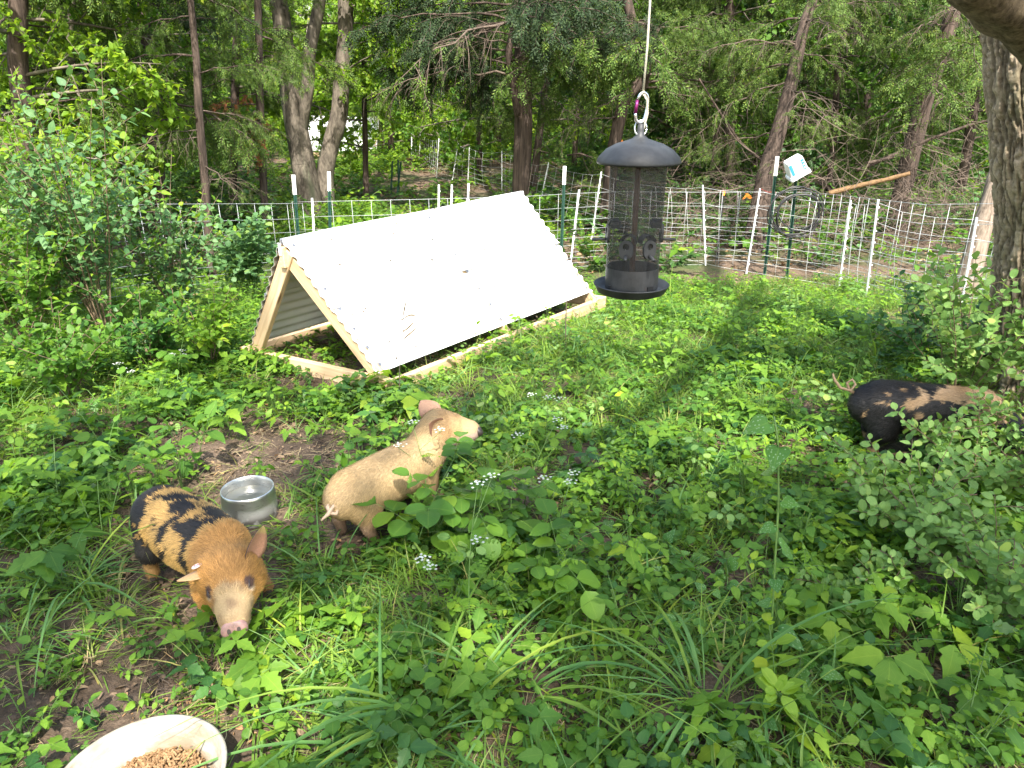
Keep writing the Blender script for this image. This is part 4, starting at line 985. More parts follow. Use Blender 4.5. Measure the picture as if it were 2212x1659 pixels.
def parsley(root, h, heads=2, nl=6):
    a = random.random() * 6; pts = curve_pts(Vector((math.cos(a) * .15, math.sin(a) * .15, 1)), h, rv(.25), 6); mb = MB(); mb.tube(pts, [.0024, .0022, .002, .0017, .0014, .0012, .001], 6)
    key = ('fern',)
    if key not in LM:
        LM[key] = []
        for v in range(3):
            parts = []; t1 = leaf_np('toothed', .16, .28, fold=.1, seed=v)
            for k in range(7):
                x = .18 + .11 * k; w_ = (1 - k / 8)
                for g in (1, -1):
                    m_ = basis(Vector((.55, g, 0)), Vector((0, 0, 1)), w_ * 1.7, Vector((x, 0, -.1 * x * x)))
                    parts.append((bake(t1, np.array(m_)[None]), 0))
            parts.append((bake(t1, np.array(basis(Vector((1, 0, -.2)), Vector((0, 0, 1)), 1, Vector((.92, 0, -.09))))[None]), 0))
            V, F, U, _ = joinT(parts); LM[key].append(mesh_np('leaf', V, F, U, mats=[M['leaf_bright']]))
    for k in range(nl):
        p, t = along(pts, .12 + .7 * k / nl); an = k * 2.4; out = Vector((math.cos(an), math.sin(an), .3)); mb.tube([p, p + out * .02], .0009, 4)
        put_leaf(root, random.choice(LM[key]), out, Vector((0, 0, 1)), h * .28 * random.uniform(.7, 1.1), p)
    mb.obj('stem', M['stem_green'], root, smooth=True)
    for k in range(heads):
        if k == 0: p, t = along(pts, 1)
        else:
            q, t = along(pts, .45 + .15 * k); an = 2.4 * k + a; pe = q + Vector((math.cos(an), math.sin(an), 1.0)) * h * .22; s_ = MB(); s_.tube([q, pe], .001, 4); s_.obj('stem', M['stem_green'], root); p = pe
        fl = MB(); sp = MB()
        for j in range(9):
            an = j * 2.4; r = .0072 * math.sqrt(j) * random.uniform(.6, 1.15); c = p + Vector((math.cos(an) * r * 1.3, math.sin(an) * r * 1.3, .016 - r * .15)); sp.tube([p, c], .0004, 3)
            for z in range(5):
                b = z * 1.256; q = c + Vector((math.cos(b), math.sin(b), .2)) * .0028
                fl.add([q + Vector((math.cos(b + x) * .0018, math.sin(b + x) * .0018, .001 * math.sin(x * 2))) for x in (0, 1.25, 2.5, 3.75, 5)], [(0, 1, 2, 3, 4)])
        fl.obj('flower_head', M['flower'], root); sp.obj('spokes', M['stem_green'], root)
def bush(root, nst, h, spread, leafkind, W, mat, ls, per, maxparts=300, stem='stem_brown', bend=.6, bright=None, opp=True, sub=3):
    """many stemmed shrub; the leaves nearest the camera are parts, the rest one part"""
    st = MB(); L = []
    for s in range(nst):
        a = random.random() * 6.28; o = Vector((math.cos(a), math.sin(a), 0)); hh = h * random.uniform(.55, 1.08)
        pts = curve_pts(Vector((0, 0, 1)) + o * spread * random.uniform(.2, 1.1), hh, o * bend * random.uniform(.2, 1) + rv(.15) - Vector((0, 0, .15)), 7)
        pts = [p + o * .03 * random.random() for p in pts]; st.tube(pts, [.0052 * (1 - .78 * i / 7) * (h ** .5) for i in range(8)], 5)
        brs = [(pts, .30, per)]
        for b in range(sub):
            f = random.uniform(.25, .85); p, t = along(pts, f); an = random.random() * 6.28
            d = (t * .5 + Vector((math.cos(an), math.sin(an), .25))).normalized(); bp = [p + q for q in curve_pts(d, hh * random.uniform(.22, .42), rv(.3) + Vector((0, 0, -.1)), 5)]
            st.tube(bp, .0016, 4); brs.append((bp, .1, per // 2))
        for bp, f0, n in brs:
            tw = random.random() * 6
            for k in range(n):
                f = f0 + (1 - f0) * (k + random.random() * .4) / n; p, t = along(bp, min(f, 1)); tw += 1.57 if opp else 2.4
                for sd in ((0, math.pi) if opp else (0,)):
                    out = Matrix.Rotation(tw + sd, 3, t) @ t.orthogonal().normalized(); d = out + t * .45 + Vector((0, 0, .1)) + rv(.12)
                    L.append((basis(d, Vector((0, -.15, 1)) + rv(.3), ls * random.uniform(.55, 1.15), p + out * .003), f > .86))
    st.obj('stems', M[stem], root, smooth=True)
    L.sort(key=lambda t: t[0].translation.y - .3 * t[0].translation.z)
    for m_, tip in L[:maxparts]: obj('leaf', leafmesh(leafkind, W, bright if (tip and bright) else mat), root, mat=m_)
    rest = L[maxparts:]
    if rest:
        parts = []
        for v in range(3):
            for mi, sel in ((0, False), (1, True)):
                ms = [np.array(m_) for i, (m_, tip) in enumerate(rest) if i % 3 == v and tip == sel]
                if ms: parts.append((bake(leaf_np(leafkind, 1, W, 5, .2, -.3, v), np.array(ms)), mi))
        V, F, U, mi = joinT(parts); o = obj('foliage', mesh_np('foliage', V, F, U, mats=[M[mat], M[bright or mat]], midx=mi), root); o['kind'] = 'stuff'

# ------------------------------------------------------------------ scattered ground cover (uncountable)
def scatter(name, label, pts, rots, scl, idx, protos):
    """points with a pick, turned and scaled; protos are meshes kept out of the scene"""
    c = bpy.data.collections.new(name + '_kinds')
    for i, me in enumerate(protos): c.objects.link(bpy.data.objects.new('%s_kind_%02d' % (name, i), me))
    me = bpy.data.meshes.new(name); me.vertices.add(len(pts)); me.vertices.foreach_set('co', np.asarray(pts, np.float32).ravel())
    for nm, ty, arr in (('rot', 'FLOAT_VECTOR', rots), ('scl', 'FLOAT', scl), ('idx', 'INT', idx)):
        a = me.attributes.new(nm, ty, 'POINT'); a.data.foreach_set('vector' if ty == 'FLOAT_VECTOR' else 'value', np.asarray(arr, np.int32 if ty == 'INT' else np.float32).ravel())
    ob = obj(name, me, kind='stuff', label=label)
    g = bpy.data.node_groups.new(name, 'GeometryNodeTree'); g.interface.new_socket('Geometry', in_out='INPUT', socket_type='NodeSocketGeometry'); g.interface.new_socket('Geometry', in_out='OUTPUT', socket_type='NodeSocketGeometry')
    N = g.nodes.new; i = N('NodeGroupInput'); o = N('NodeGroupOutput'); inst = N('GeometryNodeInstanceOnPoints'); ci = N('GeometryNodeCollectionInfo')
    ci.inputs['Collection'].default_value = c; ci.inputs['Separate Children'].default_value = True; ci.inputs['Reset Children'].default_value = True
    def at(nm, ty): a = N('GeometryNodeInputNamedAttribute'); a.data_type = ty; a.inputs['Name'].default_value = nm; return a.outputs['Attribute']
    l = g.links.new; l(i.outputs[0], inst.inputs['Points']); l(ci.outputs[0], inst.inputs['Instance']); inst.inputs['Pick Instance'].default_value = True
    l(at('idx', 'INT'), inst.inputs['Instance Index']); e2r = N('FunctionNodeEulerToRotation'); l(at('rot', 'FLOAT_VECTOR'), e2r.inputs[0]); l(e2r.outputs[0], inst.inputs['Rotation'])
    l(at('scl', 'FLOAT'), inst.inputs['Scale']); l(inst.outputs[0], o.inputs[0])
    md = ob.modifiers.new('scatter', 'NODES'); md.node_group = g; return ob
def sprig_np(n, kind, W, ls, h, mi, seed, flat=.5):
    """small many leaved sprig, base at the origin"""
    r = random.Random(seed); parts = []; mb = MB()
    t3 = [leaf_np(kind, 1, W, 5, r.uniform(.1, .4), r.uniform(-.6, 0), seed + i) for i in range(2)]; ms = [[], []]
    for k in range(n):
        a = k * 2.4 + r.random(); o = Vector((math.cos(a), math.sin(a), 0)); z = h * (.3 + .7 * r.random()); p = o * h * r.uniform(.1, .8) * flat * 1.6 + Vector((0, 0, z))
        mb.tube([(0, 0, 0), p * .6 + Vector((0, 0, .1 * h)), p], .0009, 3, cap=False)
        ms[k % 2].append(np.array(basis(o + Vector((0, 0, r.uniform(-.5, .3))), Vector((0, 0, 1)) + Vector((r.gauss(0, .3), r.gauss(0, .3), 0)), ls * r.uniform(.6, 1.2), p)))
    for i in (0, 1):
        if ms[i]: parts.append((bake(t3[i], np.array(ms[i])), mi))
    parts.append((mbT(mb), 1 if mi == 0 else 0)); return joinT(parts)
def tri_np(n, ls, h, seed, kind='oval', W=.36):
    r = random.Random(seed); ms = []; mb = MB()
    for k in range(n):
        a = k * 2.4 + r.random(); o = Vector((math.cos(a), math.sin(a), 0)); p = o * h * r.uniform(.2, 1.0) + Vector((0, 0, h * r.uniform(.5, 1))); mb.tube([(0, 0, 0), p], .0008, 3, cap=False)
        a0 = r.random() * 6
        for j in range(3): b = a0 + j * 2.09; ms.append(np.array(basis(Vector((math.cos(b), math.sin(b), r.uniform(-.25, .1))), Vector((r.gauss(0, .25), r.gauss(0, .25), 1)), ls * r.uniform(.8, 1.1), p)))
    return joinT([(bake(leaf_np(kind, 1, W, 5, .2, -.3, seed), np.array(ms)), 0), (mbT(mb), 1)])
def tuft_np(n, L, seed, w_=.004):
    r = random.Random(seed); parts = []
    for k in range(n):
        V, F, U = blade_np(L * r.uniform(.4, 1.1), w_ * r.uniform(.5, 1.2), r.uniform(.5, 4), r.uniform(0, .9), 6, r.uniform(-.5, .5)); a = r.random() * 6.28; m_ = Matrix.Rotation(a, 4, 'Z'); m_.translation = (r.gauss(0, .012), r.gauss(0, .012), -.003)
        parts.append((bake((V, F, U), np.array(m_)[None]), 0))
    return joinT(parts)
def T2mesh(name, T, mats): return mesh_np(name, T[0], T[1], T[2], mats=mats, midx=T[3])
sg = M['stem_green']
kinds = []
for i, m_ in enumerate(['leaf_mid', 'leaf_mid', 'leaf_bright', 'leaf_dark']): kinds.append(T2mesh('c', tri_np(5, .022, .055, i), [M[m_], sg]))              # 0-3 clover like
for i, m_ in enumerate(['leaf_mid', 'leaf_bright', 'leaf_dark', 'leaf_mid', 'leaf_bright']): kinds.append(T2mesh('c', sprig_np(8, 'ovate', .32, .035, .06, 0, 10 + i), [M[m_], sg]))   # 4-8 ovate
for i, m_ in enumerate(['leaf_mid', 'leaf_bright', 'leaf_dark']): kinds.append(T2mesh('c', tri_np(3, .045, .08, 20 + i, 'lobed', .33), [M[m_], sg]))      # 9-11 ivy like
for i, m_ in enumerate(['grass', 'grass', 'grass_yellow', 'grass_blue', 'grass']): kinds.append(T2mesh('c', tuft_np(11, .13, 30 + i, .0028), [M[m_]]))     # 12-16 grass
for i, m_ in enumerate(['leaf_bright', 'leaf_mid']): kinds.append(T2mesh('c', sprig_np(9, 'toothed', .26, .035, .05, 0, 40 + i), [M[m_], sg]))            # 17-18
for i, m_ in enumerate(['leaf_mid', 'leaf_grey']): kinds.append(T2mesh('c', sprig_np(10, 'oval', .36, .02, .055, 0, 50 + i), [M[m_], sg]))                # 19-20
def dead_np(n, seed, s=.03):
    r = random.Random(seed); return joinT([(bake(leaf_np('ovate', 1, .3, 5, r.uniform(.2, .7), r.uniform(-1, .8), seed + k), np.array([np.array(basis(Vector((r.gauss(0, 1), r.gauss(0, 1), .1)), Vector((r.gauss(0, .4), r.gauss(0, .4), 1)), s * r.uniform(.6, 1.3), Vector((r.gauss(0, .03), r.gauss(0, .03), .006))))])), 0) for k in range(n)])
for i in range(3): kinds.append(T2mesh('c', dead_np(5, 60 + i), [M['dead_leaf']]))                                                                       # 21-23 dead leaves
def straw_np(n, seed, L=.09):
    r = random.Random(seed); mb = MB()
    for k in range(n):
        a = r.random() * 6.28; c = Vector((r.gauss(0, .03), r.gauss(0, .03), .008 + r.random() * .012)); d = Vector((math.cos(a), math.sin(a), r.gauss(0, .12))) * L * r.uniform(.3, 1)
        b = Vector((r.gauss(0, .01), r.gauss(0, .01), r.gauss(0, .006))); mb.tube([c - d / 2, c + b, c + d / 2], .0009 * r.uniform(.7, 1.6), 3, cap=False)
    V, F, U = mbT(mb); return joinT([((V, F, U), 0)])
for i, m_ in enumerate(['straw', 'twig', 'straw', 'grass']): kinds.append(T2mesh('c', straw_np(9, 70 + i), [M[m_]]))                                      # 24-27 straw, twigs, trodden stalks

def ell(x, y, c, r, k=1.0):
    return np.exp(-(((x - c.x) / r[0]) ** 2 + ((y - c.y) / r[1]) ** 2) ** 1.5) * k
mud = [(G(540, 965, 0), (.80, .36), 1.0), (G(430, 1010, 0), (.42, .26), .95), (G(640, 1030, 0), (.25, .18), .9), (G(640, 835, 0), (.42, .2), .85), (G(980, 1590, 0), (.4, .14), .5), (G(260, 1400, 0), (.52, .34), .86), (G(90, 1560, 0), (.5, .28), .92), (G(460, 1430, 0), (.30, .18), .85), (G(330, 1200, 0), (.25, .25), .9),
       (G(420, 1580, 0), (.45, .14), .9), (G(1530, 1250, 0), (.16, .08), .6), (G(1950, 1420, 0), (.3, .12), .55), (G(1080, 1560, 0), (.12, .06), .5), (G(1720, 980, 0), (.25, .1), .7), (G(1330, 1590, 0), (.18, .07), .7), (G(640, 1120, 0), (.2, .12), .5), (G(760, 1180, 0), (.14, .10), .95), (G(180, 1480, 0), (.62, .34), .93), (G(1060, 1020, 0), (.1, .1), .3),
       (G(900, 1300, 0), (.12, .06), .5), (G(1920, 1560, 0), (.3, .08), .6), (G(2050, 690), (.9, .35), .6), (G(1700, 640), (1.6, .2), .35), (G(730, 1620, 0), (.25, .06), .5)]
def cover(x, y):
    m_ = np.zeros_like(x)
    for c, r, k in mud: m_ = np.maximum(m_, ell(x, y, c, r, k))
    # inside the shelter
    A2, e2_, n2_ = sA, (sB - sA), (sD - sA); px, py = x - A2.x, y - A2.y; det = e2_.x * n2_.y - e2_.y * n2_.x
    s = (px * n2_.y - py * n2_.x) / det; t = (e2_.x * py - e2_.y * px) / det
    inside = (s > 0) & (s < 1) & (t > 0) & (t < 1); return np.where(inside, .12, 1 - m_)
def inview(x, y, mg=.25): return (np.abs(x) < .70 * (y * .93 + .6) + mg) & (y > 1.15)
def field(n, y0, y1, dens, seed, smin, smax, pick, tilt=.22, lift=0, power=1.0):
    r = np.random.default_rng(seed); xm = .72 * (y1 * .93 + .6) + .3
    y = y0 + (y1 - y0) * r.random(n * 3) ** power; x = (r.random(n * 3) * 2 - 1) * xm; k = inview(x, y) & (r.random(n * 3) < dens(x, y)); x, y = x[k][:n], y[k][:n]; n = len(x)
    sc_ = smin + (smax - smin) * r.random(n) ** 1.5; rot = np.stack([r.normal(0, tilt, n), r.normal(0, tilt, n), r.random(n) * 6.283], 1)
    return np.stack([x, y, terr(x, y) + lift], 1), rot, sc_, pick(r, x, y, n)
def clumped(x, y, s, seed, lo=.35): return np.clip((fbm(np.stack([x, y, x * 0], -1), s, seed) - lo) * 4, .05, 1)
def clear(x, y):                         # keep room for the animals and the bowls
    m_ = np.ones_like(x)
    for c, rx, ry in ((bc, .15, .19), (pc, .27, .27)): m_ = np.where(((x - c.x) / rx) ** 2 + ((y - c.y) / ry) ** 2 < 1, 0, m_)
    return m_
def body_room(x, y, w_=.10):
    m_ = np.ones_like(x)
    for c, h, l in ((c1, R(-38), .30), (c2, R(50), .30), (c3, R(-20), .34)):
        dx, dy = x - c.x, y - c.y; u = dx * math.cos(h) + dy * math.sin(h); v = -dx * math.sin(h) + dy * math.cos(h); m_ = np.where((np.abs(u) < l) & (np.abs(v) < w_), 0, m_)
    return m_
# low green cover
def pk_green(r, x, y, n):
    z = fbm(np.stack([x, y, x * 0], -1), 1.6, 91); g = fbm(np.stack([x, y, x * 0], -1), 2.4, 97)
    a = r.choice([0, 1, 2, 3, 4, 5, 6, 7, 8, 9, 10, 11, 17, 18, 19, 20], n, p=np.array([10, 9, 6, 8, 8, 7, 5, 7, 6, 5, 6, 4, 7, 5, 4, 3]) / 100); gr = r.choice([12, 13, 15, 16, 14], n, p=[.28, .28, .16, .22, .06])
    return np.where(r.random(n) < np.clip((g - .42) * 5 + .25 + .6 * (y > 3.4) * (x > -.3), .12, .9), gr, a)
D1 = lambda x, y: cover(x, y) * clumped(x, y, 3.2, 5, .30) * clear(x, y) * body_room(x, y)
P1 = field(10500, 1.2, 4.6, D1, 1, .7, 1.75, pk_green)
P2 = field(20000, 4.2, 8.2, lambda x, y: cover(x, y) * clumped(x, y, 1.5, 6, .25) * np.clip((terr(x, y) > -.6), 0, 1) * np.where(y > 6.2 + .3 * np.sin(x), .35, 1), 2, .6, 1.3, pk_green)
cat = lambda *a: [np.concatenate(q) for q in zip(*a)]
scatter('ground_cover', 'low mixed weeds, clover and grass covering the pen floor', *cat(P1, P2), kinds)
P3 = field(10000, 1.2, 8.5, lambda x, y: (.25 + .75 * (1 - cover(x, y))) * clear(x, y), 3, .5, 1.2, lambda r, x, y, n: r.choice([21, 22, 23, 24, 25, 26, 27, 14], n, p=[.14, .13, .13, .18, .17, .1, .11, .04]), .15, .002)
TW = []
for i, (m_, kd, w_) in enumerate([('leaf_bright', 'toothed', .25), ('leaf_bright', 'ovate', .3), ('leaf_mid', 'ovate', .32), ('leaf_grey', 'oval', .34)]):
    TW.append(T2mesh('c', sprig_np(15, kd, w_, .042, .17, 0, 300 + i, .22), [M[m_], sg]))
TW += [T2mesh('c', tuft_np(12, .30, 320 + i, .0026), [M[m_]]) for i, m_ in enumerate(['grass', 'grass_yellow', 'grass'])]
P5 = field(2500, 1.3, 8, lambda x, y: np.clip(cover(x, y) - .3, 0, 1) * clear(x, y) * body_room(x, y, .2) * np.where(y > 2.4, 1, .45) * np.where(np.abs(x + .2 - y * .05) < .9, .7, 1), 7, .55, 1.3, lambda r, x, y, n: r.choice(7, n, p=[.2, .17, .15, .08, .17, .06, .17]), .12)
scatter('tall_weeds', 'taller leafy weeds and grass stalks standing above the ground cover', *P5, TW)
scatter('ground_litter', 'dead leaves, straw and twigs lying on the mud', *P3, kinds)
P4 = field(7000, 8, 22, lambda x, y: clumped(x, y, .5, 8, .3), 4, 1.6, 3.6, lambda r, x, y, n: r.choice([21, 22, 23, 25, 24, 4, 5, 9, 10, 0], n, p=[.16, .15, .15, .1, .04, .1, .08, .08, .08, .06]), .2, .0, .8)
scatter('woodland_litter', 'leaf litter and seedlings on the floor of the woods beyond the fence', *P4, kinds)

# ------------------------------------------------------------------ single plants, near to far
def gz(px, py): p = G(px, py); p.z = tz(p.x, p.y) - .005; return p
SPEC = {
 'ivy': lambda r, s: trifoliate(r, .17 * s, 6, 'leaf_bright', .085 * s),
 'ivy_dark': lambda r, s: trifoliate(r, .15 * s, 6, 'leaf_mid', .08 * s),
 'elder': lambda r, s: seedling(r, .28 * s, 1, 'lobed', .34, 'leaf_bright', .075 * s, 5),
 'ash': lambda r, s: seedling(r, .26 * s, 1, 'ovate', .30, 'leaf_mid', .052 * s, 4, pinnate=3),
 'ashb': lambda r, s: seedling(r, .26 * s, 1, 'ovate', .30, 'leaf_bright', .048 * s, 4, pinnate=3),
 'round': lambda r, s: seedling(r, .26 * s, 1, 'oval', .42, 'leaf_mid', .058 * s, 4, pinnate=2),
 'ovate': lambda r, s: seedling(r, .26 * s, 2, 'ovate', .34, 'leaf_mid', .062 * s, 7, opposite=False),
 'ovb': lambda r, s: seedling(r, .22 * s, 2, 'ovate', .33, 'leaf_bright', .055 * s, 6, opposite=True),
 'lime': lambda r, s: seedling(r, .13 * s, 3, 'oval', .36, 'leaf_lime', .042 * s, 5),
 'weed': lambda r, s: seedling(r, .24 * s, 3, 'toothed', .27, 'leaf_bright', .05 * s, 6, opposite=False),
 'grass': lambda r, s: grass_clump(r, 32, .56 * s, ('grass_blue', 'grass_blue', 'grass'), .06),
 'grassy': lambda r, s: grass_clump(r, 30, .42 * s, ('grass', 'grass_yellow', 'grass')),
 'parsley': lambda r, s: parsley(r, .30 * s, 3),
}
NAMES = {'ivy': ('three_leaved_vine', 'vine'), 'ivy_dark': ('three_leaved_vine', 'vine'), 'elder': ('lobed_leaf_seedling', 'seedling'), 'ash': ('compound_leaf_seedling', 'seedling'), 'ashb': ('compound_leaf_seedling', 'seedling'), 'round': ('round_leaf_seedling', 'seedling'),
         'ovate': ('oval_leaf_seedling', 'seedling'), 'ovb': ('pointed_leaf_seedling', 'seedling'), 'lime': ('lime_leaf_seedling', 'seedling'), 'weed': ('toothed_weed', 'weed'), 'grass': ('grass_clump', 'grass'), 'grassy': ('grass_clump', 'grass'), 'parsley': ('white_wildflower', 'wildflower')}
LIST = [  # kind, px, py, size, label
 ('ivy', 655, 1440, 1.15, 'bright three leaved vine with big lobed leaves right of the spotted piglet\'s snout'),
 ('ivy', 560, 1400, .7, 'small lobed sprig just under the spotted piglet\'s snout'),
 ('grass', 960, 1560, 1.25, 'large clump of long arching blue green grass at the bottom centre'),
 ('grass', 860, 1620, .95, 'grass clump left of the largest one at the bottom edge'),
 ('grass', 1120, 1500, .9, 'sprawling grass clump right of the largest one at the bottom centre'),
 ('grassy', 1010, 1420, .7, 'fine grass tuft behind the largest bottom clump'),
 ('grass', 1530, 1520, 1.0, 'open grass clump with crossing blades right of the bottom centre'),
 ('grass', 1640, 1500, .7, 'small grass clump leaning towards the lime green seedling'),
 ('grassy', 300, 1180, .8, 'loose grass clump at the spotted piglet\'s hind leg'),
 ('grass', 150, 1270, .9, 'long grass blades at the left edge beside the spotted piglet'),
 ('grass', 40, 1400, .8, 'grass tuft low at the left edge in the trampled mud'),
 ('grassy', 200, 1440, .5, 'thin trampled grass tuft above the feed pan'),
 ('grass', 700, 1250, .7, 'grass clump between the two left piglets, below the tan one'),
 ('grassy', 620, 1140, .55, 'short grass tuft beside the steel bowl'),
 ('round', 885, 1215, 1.35, 'round leaved seedling in front of the tan piglet\'s belly'),
 ('round', 965, 1190, 1.1, 'round leaved seedling below the white flowers near the tan piglet'),
 ('round', 1160, 1280, 1.2, 'broad rounded leaflets on a seedling at the centre of the picture'),
 ('round', 1100, 1160, 1.0, 'pale round leaved seedling above the central one'),
 ('ovate', 835, 1110, 1.0, 'toothed oval leaves hanging over the tan piglet\'s rump'),
 ('weed', 812, 1120, 1.1, 'bushy weed hiding the tan piglet\'s belly'), ('elder', 850, 1165, .9, 'lobed seedling rising before the tan piglet\'s foreleg'),
 ('ovate', 745, 1040, .9, 'thin seedling growing left of the tan piglet'),
 ('elder', 1010, 1110, 1.1, 'lobed seedling right of the tan piglet\'s shoulder'),
 ('weed', 900, 1070, .9, 'bushy toothed weed beside the tan piglet\'s chest'),
 ('parsley', 925, 1130, 1.2, 'white flowered weed against the tan piglet'),
 ('parsley', 1130, 1100, 1.15, 'white flowered weed right of the tan piglet\'s head'),
 ('parsley', 1180, 980, 1.0, 'white flowered weed highest up among the weeds'),
 ('parsley', 1200, 1180, 1.1, 'white flowered weed right of the tall green stem'),
 ('parsley', 1020, 1400, 1.5, 'tall white flowered stem rising at the centre'),
 ('parsley', 950, 1330, .7, 'short weed with white dots left of the tall stem'),
 ('lime', 1690, 1510, 1.25, 'lime green oval leaved seedling at the lower right'),
 ('ivy', 1890, 1400, 1.3, 'big pointed vine leaves below the small leaved shrub'),
 ('elder', 1850, 1350, .9, 'upright lobed seedling behind the big pointed vine'),
 ('weed', 1800, 1290, .7, 'low toothed weed in the gap under the small leaved shrub'),
 ('ivy', 1640, 1640, .9, 'lobed leaves cut by the bottom edge right of centre'),
 ('ivy_dark', 1790, 1640, .9, 'dark three leaved vine at the bottom edge, right side'),
 ('ovate', 2080, 1600, .9, 'oval leaved sprig in the bottom right corner'),
 ('ivy_dark', 2100, 1480, 1.1, 'dark lobed vine at the right edge near the corner'),
 ('grassy', 2010, 1450, .7, 'grass tuft between leaves at the lower right'),
 ('grassy', 1900, 1250, .7, 'grass tuft in front of the small leaved shrub'),
 ('ivy', 1330, 1180, .9, 'three leaved vine right of the tall flower stem stem'),
 ('ivy_dark', 1430, 1250, .8, 'dark three leaved vine by the mottled vine'),
 ('elder', 1610, 1100, .95, 'lobed seedling left of the upright mottled vine'),
 ('weed', 1500, 1090, .8, 'toothed weed in the middle right weeds'),
 ('ovb', 1240, 1090, .9, 'bright pointed seedling near the highest white flowers'),
 ('elder', 1440, 800, 1.0, 'dark lobed seedling standing in the sunny grass'),
 ('weed', 1560, 740, .9, 'wispy weed in the sunny grass below the fence'),
 ('ovb', 1340, 700, .9, 'bright seedling below the feeder tray'),
 ('ivy', 1300, 760, .9, 'bright vine leaves right of the shelter foot'),
 ('ivy', 880, 870, 1.25, 'large three leaved vine in front of the shelter\'s near corner'),
 ('ivy', 770, 880, .9, 'three leaved vine left of the shelter\'s near corner'),
 ('ovb', 1050, 800, 1.0, 'leafy sprig at the middle of the shelter\'s lower edge'),
 ('weed', 1130, 770, 1.0, 'weed growing in front of the shelter\'s middle rafter'),
 ('grassy', 1010, 850, .9, 'grass clump below the shelter\'s lower edge'),
 ('grassy', 1180, 760, .9, 'grass clump near the shelter\'s right corner'),
 ('grassy', 1760, 770, 1.1, 'tall fine grass clump behind the black piglet'),
 ('grassy', 1890, 790, 1.1, 'fine grass clump between the black piglet and the fence'),
 ('ashb', 130, 1130, 1.3, 'bright compound leaved seedling at the left edge, nearest of the left group'),
 ('ashb', 60, 1060, 1.0, 'bright compound leaved seedling cut by the left edge'),
 ('ash', 300, 1060, 1.25, 'compound leaved seedling with broad leaflets above the spotted piglet'),
 ('ovate', 420, 1010, 1.35, 'tall oval leaved seedling left of the bare soil'),
 ('ovate', 250, 1000, 1.3, 'oval leaved seedling in the middle of the left group'),
 ('elder', 500, 940, 1.1, 'lobed seedling at the edge of the bare soil'),
 ('elder', 120, 950, 1.2, 'lobed seedling under the big left shrub'),
 ('ivy', 30, 900, 1.4, 'big three leaved vine at the left edge'),
 ('ivy_dark', 90, 1210, 1.3, 'broad dark three leaved vine at the lower left edge'),
 ('weed', 220, 1180, 1.0, 'toothed weed behind the spotted piglet\'s rump'),
 ('ovb', 470, 880, 1.0, 'sprig with oval leaves left of the shelter\'s base board'),
 ('ovb', 470, 740, 1.2, 'yellow green sprig against the shelter\'s far rafter'),
 ('round', 380, 850, 1.1, 'round leaved seedling in the grass left of the shelter'),
 ('ivy', 640, 935, .7, 'small vine in front of the shelter\'s front board'),
 ('elder', 590, 920, .8, 'small lobed seedling at the soil edge below the front board'),
 ('weed', 1700, 880, .9, 'toothed weed left of the black piglet\'s tail'),
 ('ivy_dark', 1650, 790, .9, 'dark vine leaves in the grass right of centre'),
 ('ovb', 1830, 720, 1.2, 'light oval leaved sprig near the wire at the right'),
 ('ivy_dark', 1950, 760, 1.2, 'dark leafy vine in front of the wire panel at the right'),
 ('grassy', 1450, 650, 1.0, 'bright grass clump below the fence, right of the feeder tray'),
 ('ivy_dark', 700, 1330, .8, 'dark lobed vine behind the bright one near the piglet\'s snout'),
 ('ovb', 780, 1360, .8, 'pointed seedling between piglet and the central grass'),
 ('ivy', 1240, 1420, .7, 'small lobed vine left of the open grass clump'),
 ('ovate', 1350, 1360, .7, 'small oval leaved seedling below the mottled vine'),
 ('weed', 1460, 1420, .7, 'weed at the foot of the mottled vine'),
]
for kd, px, py, s, lb_ in LIST:
    nm, ct = NAMES[kd]; SPEC[kd](plant(nm, gz(px, py), lb_, ct), s * 1.15)
# more of the same, scattered; told apart by what they stand beside
ZONES = [((700, 1150, 960, 1060), 'between shelter and tan piglet'), ((1250, 980, 1500, 1150), 'in the middle of the weeds'), ((1250, 820, 1600, 960), 'below the sunny grass'), ((1560, 900, 1780, 1060), 'left of the black piglet'),
         ((60, 780, 420, 960), 'in the left thicket'), ((1980, 1500, 2200, 1640), 'in the lower right corner'), ((1000, 1250, 1400, 1380), 'around the tall flower stem'), ((1150, 640, 1650, 720), 'below the far wire'), ((700, 1440, 900, 1600), 'left of the bottom grass'), ((1700, 1180, 1820, 1290), 'left of the small leaved shrub'), ((40, 1320, 300, 1600), 'on the trampled mud'),
         ((460, 1440, 640, 1560), 'right of the feed pan')]
WORDS = ['leftmost', 'second from left', 'third from left', 'fourth from left', 'fifth from left', 'sixth from left', 'seventh from left', 'eighth from left']
KW = {'ivy': 'small three leaved vine', 'ivy_dark': 'dark three leaved vine', 'elder': 'lobed seedling', 'ashb': 'compound leaved seedling', 'round': 'round leaved seedling', 'ovate': 'oval leaved seedling', 'ovb': 'pointed seedling', 'weed': 'toothed weed', 'grassy': 'fine grass tuft', 'parsley': 'little white flowered weed'}
rr = random.Random(5)
for (x0, y0, x1, y1), zt_ in ZONES:
    y0, y1 = min(y0, y1), max(y0, y1); kk = rr.sample(list(KW), 4) if 'mud' not in zt_ and 'pan' not in zt_ else ['grassy', 'weed']
    for kd in kk:
        n = rr.choice((2, 3)); xs_ = sorted(rr.uniform(x0, x1) for _ in range(n))
        for i, px in enumerate(xs_):
            py = rr.uniform(y0, y1); s = rr.uniform(.5, .85) if y1 > 900 else rr.uniform(.8, 1.1); p = gz(px, py)
            if body_room(np.array([p.x]), np.array([p.y]), .16)[0] < .5 or clear(np.array([p.x]), np.array([p.y]))[0] < .5: continue
            nm, ct = NAMES[kd]; SPEC[kd](plant(nm, p, '%s %s, %s there' % (KW[kd], zt_, WORDS[i]), ct, KW[kd] + 's ' + zt_), s)
